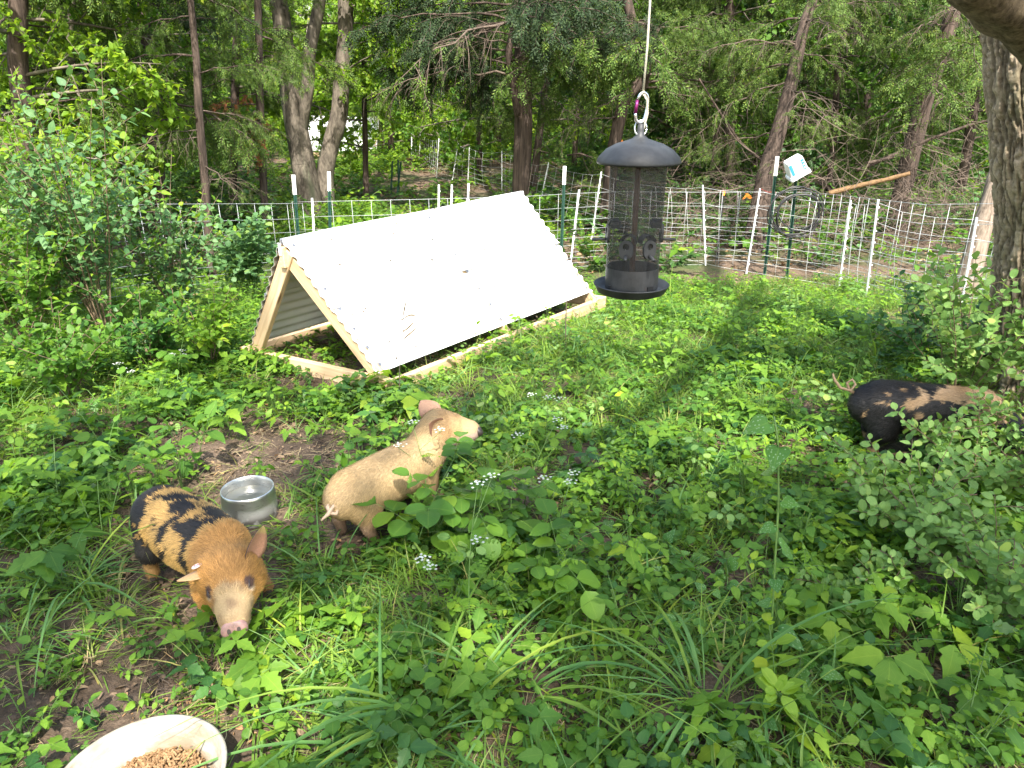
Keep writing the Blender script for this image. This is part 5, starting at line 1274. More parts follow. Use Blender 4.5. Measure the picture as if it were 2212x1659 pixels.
# mottled vine: a tangle and one long upright stem
r_ = plant('mottled_vine', gz(1665, 1430), 'tall upright mottled vine with big heart shaped leaves left of the black piglet', 'vine')
o = r_.location; smilax(r_, [Vector(), PD(1668, 1330, o.y - .02) - o, PD(1675, 1200, o.y + .0) - o, PD(1682, 1080, o.y + .03) - o, PD(1680, 950, o.y + .05) - o, PD(1672, 900, o.y + .06) - o], 11, .075, .003)
for i, (px, py, lb_) in enumerate([(1430, 1330, 'mottled heart leaved vine tangle left of the tall upright one, lowest'), (1500, 1220, 'mottled vine in the thickest part of the tangle'), (1560, 1310, 'mottled vine trailing towards the tall upright stem'), (1400, 1160, 'mottled vine topmost in the tangle, with glossy leaves'), (1340, 1010, 'mottled vine with pale leaves in the centre weeds'), (1560, 980, 'mottled vine creeping left of the black piglet'),
        (1700, 1540, 'mottled vine leaves beside the lime seedling'), (2050, 1640, 'mottled vine leaf pair in the bottom right corner'), (2180, 1380, 'mottled vine at the right edge'), (170, 900, 'mottled vine among the left seedlings'), (300, 980, 'mottled vine hanging beside the left compound leaved seedling'), (1050, 960, 'mottled vine right of the tan piglet\'s head')]):
    r_ = plant('mottled_vine', gz(px, py), lb_, 'vine', 'mottled heart leaved vines')
    for k in range(3):
        a = random.random() * 6.28; smilax(r_, [p for p in curve_pts(Vector((math.cos(a), math.sin(a), 1.0)), .30, Vector((math.cos(a + 1) * .9, math.sin(a + 1) * .9, -1.1)), 6)], 8, .052, .0014)
# shrubs at the right
bush(plant('leafy_shrub', gz(1960, 1180), 'small leaved grey green shrub in front of the black piglet', 'shrub'), 16, .50, .7, 'oval', .34, 'leaf_grey', .042, 13, 300)
bush(plant('leafy_shrub', gz(2120, 1080), 'small leaved shrub at the right edge beside the black piglet\'s head', 'shrub'), 18, .66, .6, 'oval', .34, 'leaf_grey', .044, 14, 300)
bush(plant('leafy_shrub', gz(2150, 1330), 'pale small leaved shrub lowest at the right edge', 'shrub'), 15, .42, .8, 'oval', .34, 'leaf_grey', .040, 12, 300)
bush(plant('leafy_shrub', gz(2060, 900), 'tallest small leaved shrub standing against the big trunk', 'shrub'), 13, .98, .35, 'oval', .34, 'leaf_grey', .052, 15, 300, bend=.3)
bush(plant('leafy_shrub', gz(2185, 930), 'small leaved shrub climbing before the foot of the big trunk', 'shrub'), 9, 1.02, .22, 'oval', .34, 'leaf_grey', .052, 15, 260, bend=.2)
bush(plant('dark_shrub', gz(2010, 800), 'dark glossy shrub between the wire panel and the big trunk', 'shrub'), 14, .62, .8, 'oval', .36, 'leaf_dark', .050, 10, 240)
bush(plant('leafy_shrub', gz(1870, 1330), 'low sprawling small leaved shrub under the larger ones', 'shrub'), 9, .24, 1.0, 'oval', .34, 'leaf_grey', .036, 9, 160)
# shrubs at the left
bush(plant('tall_shrub', gz(235, 740), 'tall airy shrub with pale top shoots at the left, highest of its kind', 'shrub'), 22, 1.75, .28, 'ovate', .33, 'leaf_blue', .062, 17, 300, bend=.22, bright='leaf_bright', opp=True, sub=4)
bush(plant('tall_shrub', gz(390, 700), 'airy shrub just left of the thin red trunk', 'shrub'), 16, 1.25, .34, 'ovate', .33, 'leaf_blue', .055, 14, 300, bend=.3, bright='leaf_bright', sub=4)
bush(plant('tall_shrub', gz(110, 690), 'upright shrub filling the gap behind the far left shrub', 'shrub'), 22, 1.45, .4, 'ovate', .34, 'leaf_mid', .062, 14, 300, bend=.35, bright='leaf_bright', sub=5)
bush(plant('tall_shrub', gz(-20, 660), 'tall shrub cut by the left edge in front of the dark trunk', 'shrub'), 20, 1.7, .4, 'ovate', .34, 'leaf_mid', .062, 14, 300, bend=.3, bright='leaf_bright', sub=5)
bush(plant('tall_shrub', gz(60, 760), 'dense leafy shrub at the far left edge', 'shrub'), 20, 1.05, .45, 'ovate', .34, 'leaf_mid', .06, 13, 300, bend=.4, bright='leaf_bright', sub=4)
bush(plant('tall_shrub', gz(150, 860), 'low leafy shrub in front of the tall airy one', 'shrub'), 16, .62, .6, 'ovate', .34, 'leaf_mid', .055, 11, 260, bend=.5)
bush(plant('tall_shrub', gz(330, 800), 'low leafy shrub in the thicket left of the wire panel', 'shrub'), 14, .58, .6, 'ovate', .34, 'leaf_dark', .05, 11, 260, bend=.5, bright='leaf_bright')
bush(plant('round_leaved_shrub', gz(545, 650), 'blue green round leaved shrub just left of the shelter peak', 'shrub'), 15, .95, .30, 'oval', .42, 'leaf_blue', .062, 13, 300, bend=.3, stem='stem_green')
bush(plant('tall_shrub', gz(455, 790), 'light green shrub beside the shelter\'s far rafter', 'shrub'), 10, .55, .5, 'ovate', .34, 'leaf_bright', .052, 10, 200, bend=.4)
# dry grass stalks standing before the white roof
b0 = gz(862, 872); mb = MB(); r_ = empty('dry_grass_stalk', b0, 'tall dry grass stalk with drooping leaves against the white roof', 'grass')
top_ = PD(884, 618, b0.y) - b0; mb.tube([Vector(), PD(865, 700, b0.y) - b0, top_], [.0028, .0022, .0012], 5); mb.obj('stalk', M['twig'], r_)
for q in ((870, 690, 900, 662, 908, 712), (866, 720, 893, 700, 896, 690), (868, 735, 880, 725, 908, 700), (868, 700, 872, 672, 880, 640)):
    pp = [PD(q[0], q[1], b0.y) - b0, PD(q[2], q[3], b0.y - .02) - b0, PD(q[4], q[5], b0.y - .03) - b0]; mb = MB()
    sm = [pp[0].lerp(pp[1], t).lerp(pp[1].lerp(pp[2], t), t) for t in [i / 7 for i in range(8)]]; V = []
    for i, p in enumerate(sm): w_ = .0055 * math.sin(math.pi * (.1 + .88 * i / 7)); V += [p + Vector((0, 0, w_)), p + Vector((w_ * .6, -.001, -w_))]
    mb.add(V, [(2 * i, 2 * i + 1, 2 * i + 3, 2 * i + 2) for i in range(7)]); mb.obj('dry_blade', M['stem_brown'], r_)
b0 = gz(1222, 760); pts = [PD(1222, 700, b0.y), PD(1224, 650, b0.y), PD(1222, 625, b0.y), PD(1210, 608, b0.y), PD(1194, 603, b0.y)]
mb = MB(); mb.tube([Vector()] + [p - b0 for p in pts], [.004, .0036, .0034, .003, .003, .0022], 5); mb.obj('dry_vine_stalk', M['twig'], None, b0, label='dry curled stalk in front of the roof\'s lower right corner', category='stalk')
p = G(1760, 1010, 0); q = G(2000, 985, 0); mb = MB(); mb.tube([Vector((0, 0, .02)), (q - p) * .3 + Vector((0, .01, .03)), (q - p) * .7 + Vector((0, -.01, .03)), (q - p) + Vector((0, 0, .02))], [.011, .012, .011, .008], 8)
mb.obj('fallen_stick', M['stem_brown'], None, p, smooth=True, label='fallen brown stick at the black piglet\'s feet', category='stick')
for px, py, lb_, mt in ((945, 1650, 'single pale dead leaf', 'x'),): pass
# ------------------------------------------------------------------ the woods
def cedar_bough(seed, mats, dead=0.0, dens=1.0, nb=9):
    r = random.Random(seed); random.seed(seed); mb = MB(); main = curve_pts(Vector((1, 0, r.uniform(.05, .3))), 1, Vector((0, r.uniform(-.6, .6), -.55)), 8); main = [main[0]] + [q + rv(.012) for q in main[1:]]
    mb.tube(main, [.0095 * (1 - .8 * i / 8) for i in range(9)], 5); V, F, U = [], [], []
    tw = []; 
    for b in range(nb):
        f = min(1, .12 + .88 * (b + r.uniform(-.5, .5)) / nb); f = max(.08, f); p, t = along(main, f); g = r.choice((1, -1)); sd = Vector((-t.y, t.x, r.uniform(-.5, .6))) * g + rv(.25)
        L = .5 * (1 - f * .5) * r.uniform(.7, 1.2); bp = [p + q for q in curve_pts(t * .8 + sd + Vector((0, 0, r.uniform(-.1, .3))), L, Vector((.2, 0, -.9)), 5)]
        mb.tube(bp, [.0034, .003, .0026, .002, .0015, .001], 4); tw.append((bp, L))
        for c in range(3):
            q, tt = along(bp, .3 + .25 * c); sp = [q + z for z in curve_pts(tt + rv(.5), L * .45, Vector((0, 0, -1.1)), 3)]; mb.tube(sp, .0014, 3); tw.append((sp, L * .45))
    tw.append((main[4:], .5)); P = []
    for bp, L in tw:
        if r.random() < dead: continue
        for k in range(int(L * 75 * dens)):
            p, t = along(bp, r.uniform(.12, 1)); d = (t + rv(.55) + Vector((0, 0, -.25))).normalized(); P.append((p, d, r.uniform(.035, .085)))
    for p, d, l in P:                        # a spray: forked flat scales
        s = d.orthogonal().normalized(); s = Matrix.Rotation(r.random() * 6.28, 3, d) @ s; o = len(V)
        for j in range(5):
            a = p + d * l * j * .2; e = (d + s * (1 if j % 2 else -1) * .8).normalized(); ll = l * (.5 - .06 * j); n_ = e.cross(d).normalized() if j < 9 else s; w_ = .0042
            q = e.cross(n_) * w_; o = len(V); V += [a, a + e * ll * .5 + q, a + e * ll, a + e * ll * .5 - q]; F += [(o, o + 1, o + 2), (o, o + 2, o + 3)]
    T1 = mbT(mb); parts = [((T1[0], T1[1], T1[2]), 0)]
    if V: parts.append(((np.array([tuple(v) for v in V]), np.array(F), np.zeros((len(V), 2))), 1))
    return T2mesh('bough', joinT(parts), mats)
def leafy_bough(seed, mats, n=420, ls=.055, kind='ovate', W=.34, droop=-.3, spread=1.0):
    random.seed(seed); r = random.Random(seed); mb = MB(); main = curve_pts(Vector((1, 0, .25)), 1, Vector((0, r.uniform(-.5, .5), droop)), 7); mb.tube(main, [.014 * (1 - .85 * i / 7) for i in range(8)], 5); tw = []
    for b in range(11):
        f = .12 + .88 * b / 11; p, t = along(main, f); an = r.random() * 6.28; sd = Matrix.Rotation(an, 3, t) @ t.orthogonal().normalized()
        bp = [p + q for q in curve_pts(t * .7 + sd, .42 * spread * r.uniform(.6, 1.2) * (1.1 - f * .5), rv(.4) + Vector((0, 0, -.3)), 5)]; mb.tube(bp, [.0045, .004, .003, .0025, .002, .001], 4); tw.append(bp)
        q, tt = along(bp, .5); sp = [q + z for z in curve_pts(tt + rv(.7), .2, rv(.3), 3)]; mb.tube(sp, .0014, 3); tw.append(sp)
    ms = [[], []]
    for k in range(n):
        bp = r.choice(tw); p, t = along(bp, r.random() ** .7); d = t * .4 + rv(.6); ms[k % 2].append(np.array(basis(d + Vector((0, 0, -.2)), Vector((0, 0, 1)) + rv(.45), ls * r.uniform(.6, 1.2), p + rv(.012))))
    parts = [(mbT(mb), 0)] + [(bake(leaf_np(kind, 1, W, 4, .2, -.3, seed + i), np.array(ms[i])), 1) for i in (0, 1)]
    return T2mesh('bough', joinT(parts), mats)
bc_, bg_ = M['bark_cedar'], M['bark_grey']
CED = [cedar_bough(100 + i, [bc_, M['cedar']]) for i in range(4)]; CEDK = [cedar_bough(110 + i, [bc_, M['cedar_dark']], 0, 1.3) for i in range(3)]
CEDD = [cedar_bough(120 + i, [M['twig'], M['cedar']], .8, .5, 12) for i in range(3)]; CEDB = [cedar_bough(130, [M['twig'], M['cedar_brown']])]
BRO = [leafy_bough(140 + i, [bg_, M['leaf_far']]) for i in range(3)]; BROD = [leafy_bough(150 + i, [bg_, M['leaf_far_dark']]) for i in range(3)]
BROM = [leafy_bough(160 + i, [bg_, M['leaf_mid']]) for i in range(2)]
def trunk_mesh(pts, rads, mat, k=14, rough=.10, seed=0, fine=10):
    P = []; Rr = []
    for i in range(len(pts) - 1):
        for j in range(fine): f = j / fine; P.append(pts[i].lerp(pts[i + 1], f)); Rr.append(rads[i] * (1 - f) + rads[i + 1] * f)
    P.append(pts[-1]); Rr.append(rads[-1])
    for _ in range(6): P = [P[0]] + [(P[i - 1] + P[i] * 2 + P[i + 1]) / 4 for i in range(1, len(P) - 1)] + [P[-1]]
    mb = MB(); mb.tube(P, Rr, k); V = np.array([tuple(v) for v in mb.V]); C = np.repeat(np.array([tuple(p) for p in P]), k, 0)
    d = V - C; nz = vnoise(V * [9, 9, 1.2] + seed, 1.6 / max(rads[0], .05) * .12, seed) - .5; V = C + d * (1 + rough * 2 * nz)[:, None]
    me = bpy.data.meshes.new('trunk'); me.from_pydata(V.tolist(), [], mb.F); me.materials.append(M[mat]); me.polygons.foreach_set('use_smooth', np.ones(len(mb.F), bool)); return me, P
TREES = []
def tree(kind, label, trunks, mat, sets, group=None, seed=0):
    """trunks: lists of (px, py, dist, radius) from the ground up; sets: (meshes, n, z0, z1, length, az range, dz)"""
    rnd = random.Random(seed * 17 + 3); base = None; paths = []
    px, py, y, r = trunks[0][0]; g = PD(px, py, y); g.z = tz(g.x, g.y); root = empty(kind, g, label, 'tree', group)
    for tr in trunks:
        pts = [PD(a, b, c) - g for a, b, c, _ in tr]; rd = [q[3] for q in tr]
        if tr is trunks[0]: pts[0] = Vector((0, 0, -.15)); rd[0] *= 1.35; pts.insert(1, Vector((0, 0, .18)).lerp(pts[1], .12)); rd.insert(1, tr[0][3])
        d = (pts[-1] - pts[-2]).normalized(); H = 7.5; k = max(0, H - pts[-1].z)
        if k > 0 and tr[-1][1] < 40: pts.append(pts[-1] + (d + Vector((0, 0, .6))).normalized() * k); rd.append(rd[-1] * .45)
        me, P = trunk_mesh(pts, rd, mat, seed=seed); obj('trunk', me, root); paths.append(P)
    for ms, n, z0, z1, L, (a0, a1), dz in sets:
        for i in range(n):
            P = rnd.choice(paths); z = z0 + (z1 - z0) * (i + rnd.random()) / n; q = min(P, key=lambda v: abs(v.z - z)); a = R(rnd.uniform(a0, a1)); s = L * rnd.uniform(.65, 1.2) * (1 - .35 * max(0, z - 3) / 5)
            m_ = Matrix.Translation(q) @ Matrix.Rotation(a, 4, 'Z') @ Matrix.Rotation(R(rnd.uniform(-8, 14) + dz), 4, 'Y') @ Matrix.Rotation(R(rnd.uniform(-25, 25)), 4, 'X') @ Matrix.Scale(s, 4)
            obj('bough', rnd.choice(ms), root, mat=m_)
    TREES.append(root); return root
ALL = (0, 360)
# left
tree('cedar_tree', 'dark thick trunk at the far left behind the leafy shrub', [[(48, 420, 7.6, .095), (50, 250, 7.6, .09), (38, 130, 7.6, .085), (40, -20, 7.6, .08)]], 'bark_cedar', [(CED + CEDK, 16, 1.3, 7, 1.5, ALL, 0), (BROM + BRO, 26, 1.0, 4.0, 1.4, ALL, 0)], seed=1)
tree('cedar_tree', 'straight cedar with a rough trunk above the tall shrub at the left', [[(335, 430, 9.2, .085), (325, 200, 9.2, .08), (312, 0, 9.2, .075)]], 'bark_cedar', [(CED, 22, 1.3, 6.5, 1.4, ALL, 0), (CEDK, 6, 1.2, 3, 1.3, ALL, 0)], seed=2)
tree('cedar_tree', 'thin reddish trunk right behind the wire left of the shelter', [[(450, 545, 8.0, .042), (444, 400, 8.0, .042), (430, 250, 8.0, .040), (424, 120, 8.0, .035), (412, 0, 8.0, .03)]], 'bark_cedar', [(CED, 16, 1.7, 5.5, 1.15, ALL, 0), (CEDD, 5, 1.0, 2, .8, ALL, 0)], seed=3)
tree('cedar_tree', 'slim dark trunk with a rust brown dead spray, left of the twin trunks', [[(566, 430, 10.5, .05), (562, 250, 10.5, .05), (558, 0, 10.5, .045)]], 'bark_cedar', [(CED, 18, 1.5, 6, 1.3, ALL, 0), (CEDB, 4, 1.35, 2.0, .75, (215, 300), 10)], seed=4)
tree('broadleaf_tree', 'leafy young tree filling the upper left behind the airy shrub', [[(170, 430, 8.6, .05), (165, 250, 8.6, .045), (150, 100, 8.6, .04), (158, -20, 8.6, .035)]], 'bark_grey', [(BROM + BRO, 26, .8, 4.0, 1.3, ALL, -5)], seed=41)
# twin trunks
tree('broadleaf_tree', 'forked grey trunk with a sunlit side, left of the twin trunks behind the shelter', [[(672, 448, 12, .21), (650, 330, 12, .19), (632, 230, 12, .16), (618, 130, 12, .14), (608, 40, 12, .13), (600, -10, 12, .12)], [(646, 290, 12.0, .11), (664, 200, 11.9, .10), (668, 110, 11.9, .09), (688, 20, 11.9, .085), (692, -10, 11.9, .08)]], 'bark_grey', [(BRO + BROM, 8, 3.2, 4.6, 1.8, ALL, -10), (CED, 6, 2.2, 4, 1.3, (90, 260), 0)], seed=5)
tree('broadleaf_tree', 'smooth curving grey trunk with a sunlit side, right of the twin trunks', [[(703, 445, 12.2, .15), (700, 380, 12.2, .14), (713, 320, 12.2, .135), (733, 250, 12.2, .125), (737, 180, 12.2, .12), (746, 90, 12.2, .115), (747, -10, 12.2, .11)]], 'bark_grey', [(BRO, 14, 1.95, 3.7, 1.2, (-80, 100), -5), (BRO, 5, 2.6, 4.2, 1.3, ALL, 0)], seed=6)
tree('sapling_tree', 'thin dark sapling between the twin trunks and the clearing', [[(790, 410, 13.5, .05), (787, 200, 13.5, .045), (785, -10, 13.5, .04)]], 'bark_cedar', [(BRO, 14, .8, 3.3, 1.1, ALL, -5)], seed=7)
tree('broadleaf_tree', 'pale sunlit trunk standing alone in the bright clearing', [[(890, 262, 26, .19), (887, 150, 26, .18), (884, 0, 26, .17)]], 'bark_pale', [(BRO, 12, 3.4, 5.5, 2.2, ALL, -10)], seed=8)
# centre cedar
tree('cedar_tree', 'tall straight cedar with shaggy bark and long drooping boughs at the centre', [[(1122, 455, 11.6, .135), (1130, 300, 11.6, .13), (1130, 180, 11.6, .125), (1128, 60, 11.6, .12), (1124, -10, 11.6, .12)], [(1118, 250, 11.4, .05), (1106, 170, 11.3, .05), (1098, 110, 11.2, .045), (1112, 40, 11.2, .04)]], 'bark_cedar', [(CEDD, 4, 2.0, 3.6, 1.8, (120, 230), 0), (CEDK, 12, 2.1, 3.6, 1.9, (140, 215), 4), (CED, 14, 2.2, 6.5, 1.9, (-60, 80), 0), (CEDK, 10, 3.5, 7, 2.0, ALL, 0)], seed=9)
tree('cedar_tree', 'slender far trunk left of the tall centre cedar', [[(1035, 330, 16, .06), (1036, 200, 16, .055), (1042, 0, 16, .05)]], 'bark_cedar', [(CED, 16, 1.6, 6, 1.5, ALL, 0)], seed=10)
tree('cedar_tree', 'slim leaning trunk right behind the tall centre cedar', [[(1150, 380, 13.5, .07), (1165, 290, 13.5, .065), (1180, 170, 13.5, .06), (1190, 0, 13.5, .05)]], 'bark_cedar', [(CED, 14, 1.6, 6, 1.6, ALL, 0), (CEDD, 6, 1.2, 2.6, 1.2, ALL, 0)], seed=11)
tree('cedar_tree', 'crooked trunk behind the hanging cord and carabiner', [[(1310, 430, 11, .10), (1328, 300, 11, .09), (1350, 215, 11, .085), (1392, 165, 11, .08), (1378, 90, 11, .07), (1350, -10, 11, .06)], [(1392, 190, 11, .05), (1400, 140, 10.8, .045), (1420, 60, 10.6, .04)]], 'bark_cedar', [(CED + CEDK, 26, 1.9, 6.5, 1.7, ALL, 0), (CEDD, 6, 1.1, 2.4, 1.3, ALL, 0)], seed=12)
tree('cedar_tree', 'reddish leaning cedar rising behind the tilted tub', [[(1635, 470, 9.8, .13), (1655, 370, 9.9, .11), (1685, 270, 10, .095), (1715, 160, 10.1, .08), (1735, 60, 10.2, .07), (1760, -10, 10.3, .06)]], 'bark_cedar', [(CEDD, 13, .7, 3.2, 1.2, ALL, 0), (CED, 18, 2.1, 6, 1.5, ALL, 0)], seed=13)
tree('cedar_tree', 'black leaning trunk with a broken look, right part of the woods', [[(1955, 360, 11, .13), (1978, 290, 11, .125), (2000, 200, 11, .12), (2035, 110, 11, .11), (2060, 20, 11, .1)]], 'bark_cedar', [(CED, 20, 2.1, 6.5, 1.7, ALL, 0), (CEDD, 9, .9, 3, 1.3, ALL, 0)], seed=14)
for i, (b, t_, y, r, lb_) in enumerate([((1545, 400), (1550, 0), 15, .075, 'first dark straight trunk right of the feeder cord'), ((1578, 395), (1574, 0), 14, .10, 'thickest of the dark straight trunks right of the feeder cord'), ((1625, 390), (1668, 0), 16, .075, 'dark slanting trunk behind the reddish cedar'), ((1500, 380), (1478, 0), 17, .06, 'thin dark trunk nearest the feeder cord'),
        ((1800, 360), (1815, 0), 14, .06, 'thin trunk among twigs above the tub'), ((1880, 330), (1868, 0), 16, .07, 'far trunk above the broken orange log'), ((2095, 330), (2130, 0), 13, .08, 'trunk half hidden beside the big near trunk'), ((1240, 350), (1262, 0), 17, .06, 'far trunk between centre cedar and feeder cord'), ((960, 300), (962, 0), 22, .10, 'far trunk at the right of the clearing'),
        ((1075, 300), (1082, 0), 20, .08, 'far trunk just left of the centre cedar'), ((500, 420), (515, 0), 13, .07, 'far dark trunk left of the rust brown spray'), ((245, 400), (235, 0), 11, .08, 'shaded trunk behind the airy shrub'), ((130, 400), (150, 0), 10, .07, 'shaded trunk between far left trunk and airy shrub'), ((845, 330), (838, 0), 19, .07, 'sapling at the left of the clearing')]):
    ms = BRO if i in (13, 8) else CED
    tree('woodland_tree', lb_, [[(b[0], b[1], y, r), ((b[0] * .6 + t_[0] * .4), b[1] * .6, y, r * .95), (t_[0], t_[1] - 10, y, r * .85)]], 'bark_cedar', [(ms, 13 if ms is CED else 8, 1.8 if ms is CED else 2.4, 6.5 if ms is CED else 4.2, 1.8, ALL, 0), (CEDD if ms is CED else BRO, 3, 1.0, 3, 1.3, ALL, 0), (CED + BROM, 6, .9, 3, 1.3, ALL, 0)], seed=20 + i)
# pale leaning stump at the right
p0 = gz(2075, 650); root = empty('leaning_dead_trunk', p0, 'pale shaggy dead trunk leaning behind the wire, left of the big trunk', 'tree trunk')
pts = [Vector((-.05, 0, -.1)), PD(2092, 600, p0.y) - p0, PD(2118, 500, p0.y + .05) - p0, PD(2150, 400, p0.y + .1) - p0, PD(2172, 330, p0.y + .2) - p0]
obj('trunk', trunk_mesh(pts, [.13, .095, .088, .08, .07], 'bark_pale', seed=77, rough=.16)[0], root)
# fallen logs
def log(pts, r0, r1, mat, label):
    P = [PD(*p) for p in pts]; o = P[0]; me, _ = trunk_mesh([p - o for p in P], [r0 + (r1 - r0) * i / (len(P) - 1) for i in range(len(P))], mat, seed=len(label), rough=.2, k=9); obj('fallen_log', me, None, o, label=label, category='log')
log([(1790, 418, 9.6), (1860, 400, 9.5), (1915, 388, 9.4), (1966, 374, 9.3)], .034, .026, 'wood_orange', 'broken orange brown log with a splintered end, lowest in the brush')
log([(1850, 368, 10.5), (1930, 335, 10.4), (2010, 300, 10.3), (2100, 268, 10.2), (2180, 250, 10)], .028, .014, 'bark_cedar', 'long bare fallen pole slanting up towards the big trunk')
log([(1510, 170, 10.5), (1550, 235, 10.4), (1600, 310, 10.3), (1650, 350, 10.2)], .011, .018, 'bark_cedar', 'thin dead branch hanging down left of the reddish cedar')
log([(1875, 352, 10.1), (1950, 335, 10.1)], .022, .018, 'bark_cedar', 'short pale log under the long fallen pole')
# brush of dead twigs
random.seed(42)
def brush(cx, cy, y, w_, h_, n, label):
    c = PD(cx, cy, y); c.z = tz(c.x, c.y); mb = MB()
    for i in range(n):
        p = Vector((random.gauss(0, w_), random.gauss(0, .7), abs(random.gauss(0, h_)))); d = Vector((random.gauss(0, 1), random.gauss(0, .5), random.gauss(.1, .45))); L = random.uniform(.3, 1.3)
        mb.tube([p + q for q in curve_pts(d, L, rv(.7), 5)], [.006 * random.uniform(.4, 1.3) * (1 - .15 * k) for k in range(6)], 3, cap=False)
    root = empty('brush_pile', c, label, 'brush pile'); o = mb.obj('twigs', M['twig'], root); o['kind'] = 'stuff'
brush(1900, 430, 9.9, 1.1, .45, 520, 'tangled pile of dead cedar twigs right of the tilted tub')
brush(2060, 380, 10.4, .8, .55, 320, 'twig tangle between the long pole and the big trunk')
brush(1560, 430, 10.5, .9, .40, 300, 'low tangle of grey twigs left of the tilted tub')
brush(1450, 380, 12, 1.0, .5, 220, 'twig tangle in the shade right of the feeder')
brush(330, 500, 9.4, .9, .4, 160, 'dead twigs in the shade left of the thin red trunk')

# undergrowth beyond the fences: leafy sprays on the ground
def shrub_np(seed, mats, n=150, h=.5, ls=.05, kind='ovate', W=.33):
    r = random.Random(seed); random.seed(seed); mb = MB(); ms = [[], []]
    for s in range(9):
        a = r.random() * 6.28; pts = curve_pts(Vector((math.cos(a) * .5, math.sin(a) * .5, 1)), h * r.uniform(.5, 1.1), Vector((math.cos(a) * .7, math.sin(a) * .7, -.3)), 5); mb.tube(pts, .002, 3, cap=False)
        for k in range(n // 9): p, t = along(pts, r.uniform(.2, 1)); an = r.random() * 6.28; ms[k % 2].append(np.array(basis(Vector((math.cos(an), math.sin(an), r.uniform(-.3, .4))), Vector((0, 0, 1)) + rv(.35), ls * r.uniform(.6, 1.2), p)))
    return T2mesh('c', joinT([(mbT(mb), 0)] + [(bake(leaf_np(kind, 1, W, 4, .2, -.3, seed + i), np.array(ms[i])), 1) for i in (0, 1)]), mats)
UG = [shrub_np(200 + i, [sg, M[m_]], kind=kd, W=w_, ls=ls) for i, (m_, kd, w_, ls) in enumerate([('leaf_far', 'ovate', .33, .05), ('leaf_bright', 'lobed', .34, .075), ('leaf_mid', 'ovate', .34, .06), ('leaf_far_dark', 'ovate', .33, .06), ('leaf_blue', 'oval', .4, .055), ('leaf_mid', 'lobed', .33, .08)])]
pathc = [(G(930, 352), 1.0), (G(900, 400), .9), (G(905, 430), 1.0), (G(960, 430), .8)]
def ug_d(x, y):
    d = clumped(x, y, .45, 12, .30)
    for c, r in pathc: d = d * np.clip(((x - c.x) ** 2 / (r * .8) ** 2 + (y - c.y) ** 2 / (r * 2.4) ** 2) - .6, 0, 1)
    px = x / (y + .3) * 1480 + 1106
    d = np.where((px > 1350) & (y < 10.5), d * .22, d); d = np.where((y < 8.6) & (px > 540), d * .15, d)
    return np.clip(d, 0, 1)
def ug_pick(r, x, y, n):
    px = x / (y + .3) * 1480 + 1106; br = (px > 640) & (px < 1080)
    return np.where(br, r.choice([0, 1, 0, 2], n), r.choice([2, 3, 3, 4, 5, 0], n))
def wide(n, y0, y1, dens, seed, smin, smax, pick, tilt, zf=None):
    r = np.random.default_rng(seed); y = y0 + (y1 - y0) * r.random(n * 4); x = (r.random(n * 4) * 2 - 1) * (.85 * y + 1); k = r.random(n * 4) < dens(x, y); x, y = x[k][:n], y[k][:n]; n = len(x)
    z = terr(x, y) + (zf(r, x, y) if zf else 0); return np.stack([x, y, z], 1), np.stack([r.normal(0, tilt, n), r.normal(0, tilt, n), r.random(n) * 6.283], 1), smin + (smax - smin) * r.random(n), pick(r, x, y, n)
scatter('undergrowth', 'leafy undergrowth covering the woodland floor beyond the fences', *wide(1500, 8.0, 24, ug_d, 21, .7, 1.7, ug_pick, .12), UG)
# the far wood as one mass
FW = BRO + BROM + BROD[:1] + CED[:2]
def fw_pick(r, x, y, n):
    px = x / (y + .3) * 1480 + 1106; br = (px > 560) & (px < 1130)
    return np.where(br, r.choice([0, 1, 2], n), r.choice([0, 3, 4, 5, 6, 7, 1, 5, 6], n))
scatter('far_wood', 'far leafy wood closing off the view behind the trunks', *wide(2600, 24, 44, lambda x, y: np.ones_like(x), 22, 1.6, 3.6, fw_pick, .3, lambda r, x, y: np.where((x / (y + .3) * 1480 + 1106 > 560) & (x / (y + .3) * 1480 + 1106 < 1130), .2 + r.random(len(x)) * (1 + (y - 24) * .28), .2 + r.random(len(x)) ** 1.3 * 9)), FW)
scatter('mid_wood', 'leaf masses of the wood between the nearer trunks', *wide(640, 13, 24, lambda x, y: np.where((x / (y + .3) * 1480 + 1106 > 640) & (x / (y + .3) * 1480 + 1106 < 1120), .06, 1), 23, 1.2, 2.4, lambda r, x, y, n: np.where(x / (y + .3) * 1480 + 1106 < 1200, r.choice([0, 1, 3, 4], n), r.choice([5, 6, 7, 3], n)), .3, lambda r, x, y: .6 + r.random(len(x)) * 5.5), FW)

def pxof(x, y): return x / (y + .3) * 1480 + 1106
scatter('clearing_bushes', 'bright sunlit bushes round the far clearing', *wide(420, 17.5, 30, lambda x, y: np.where((pxof(x, y) > 640) & (pxof(x, y) < 1090) & ((pxof(x, y) > 905) | (y > 22)), 1, 0), 24, 1.0, 2.0, lambda r, x, y, n: r.choice([0, 1, 2], n), .3, lambda r, x, y: .1 + r.random(len(x)) * (.9 + (y - 17) * .30)), BRO)
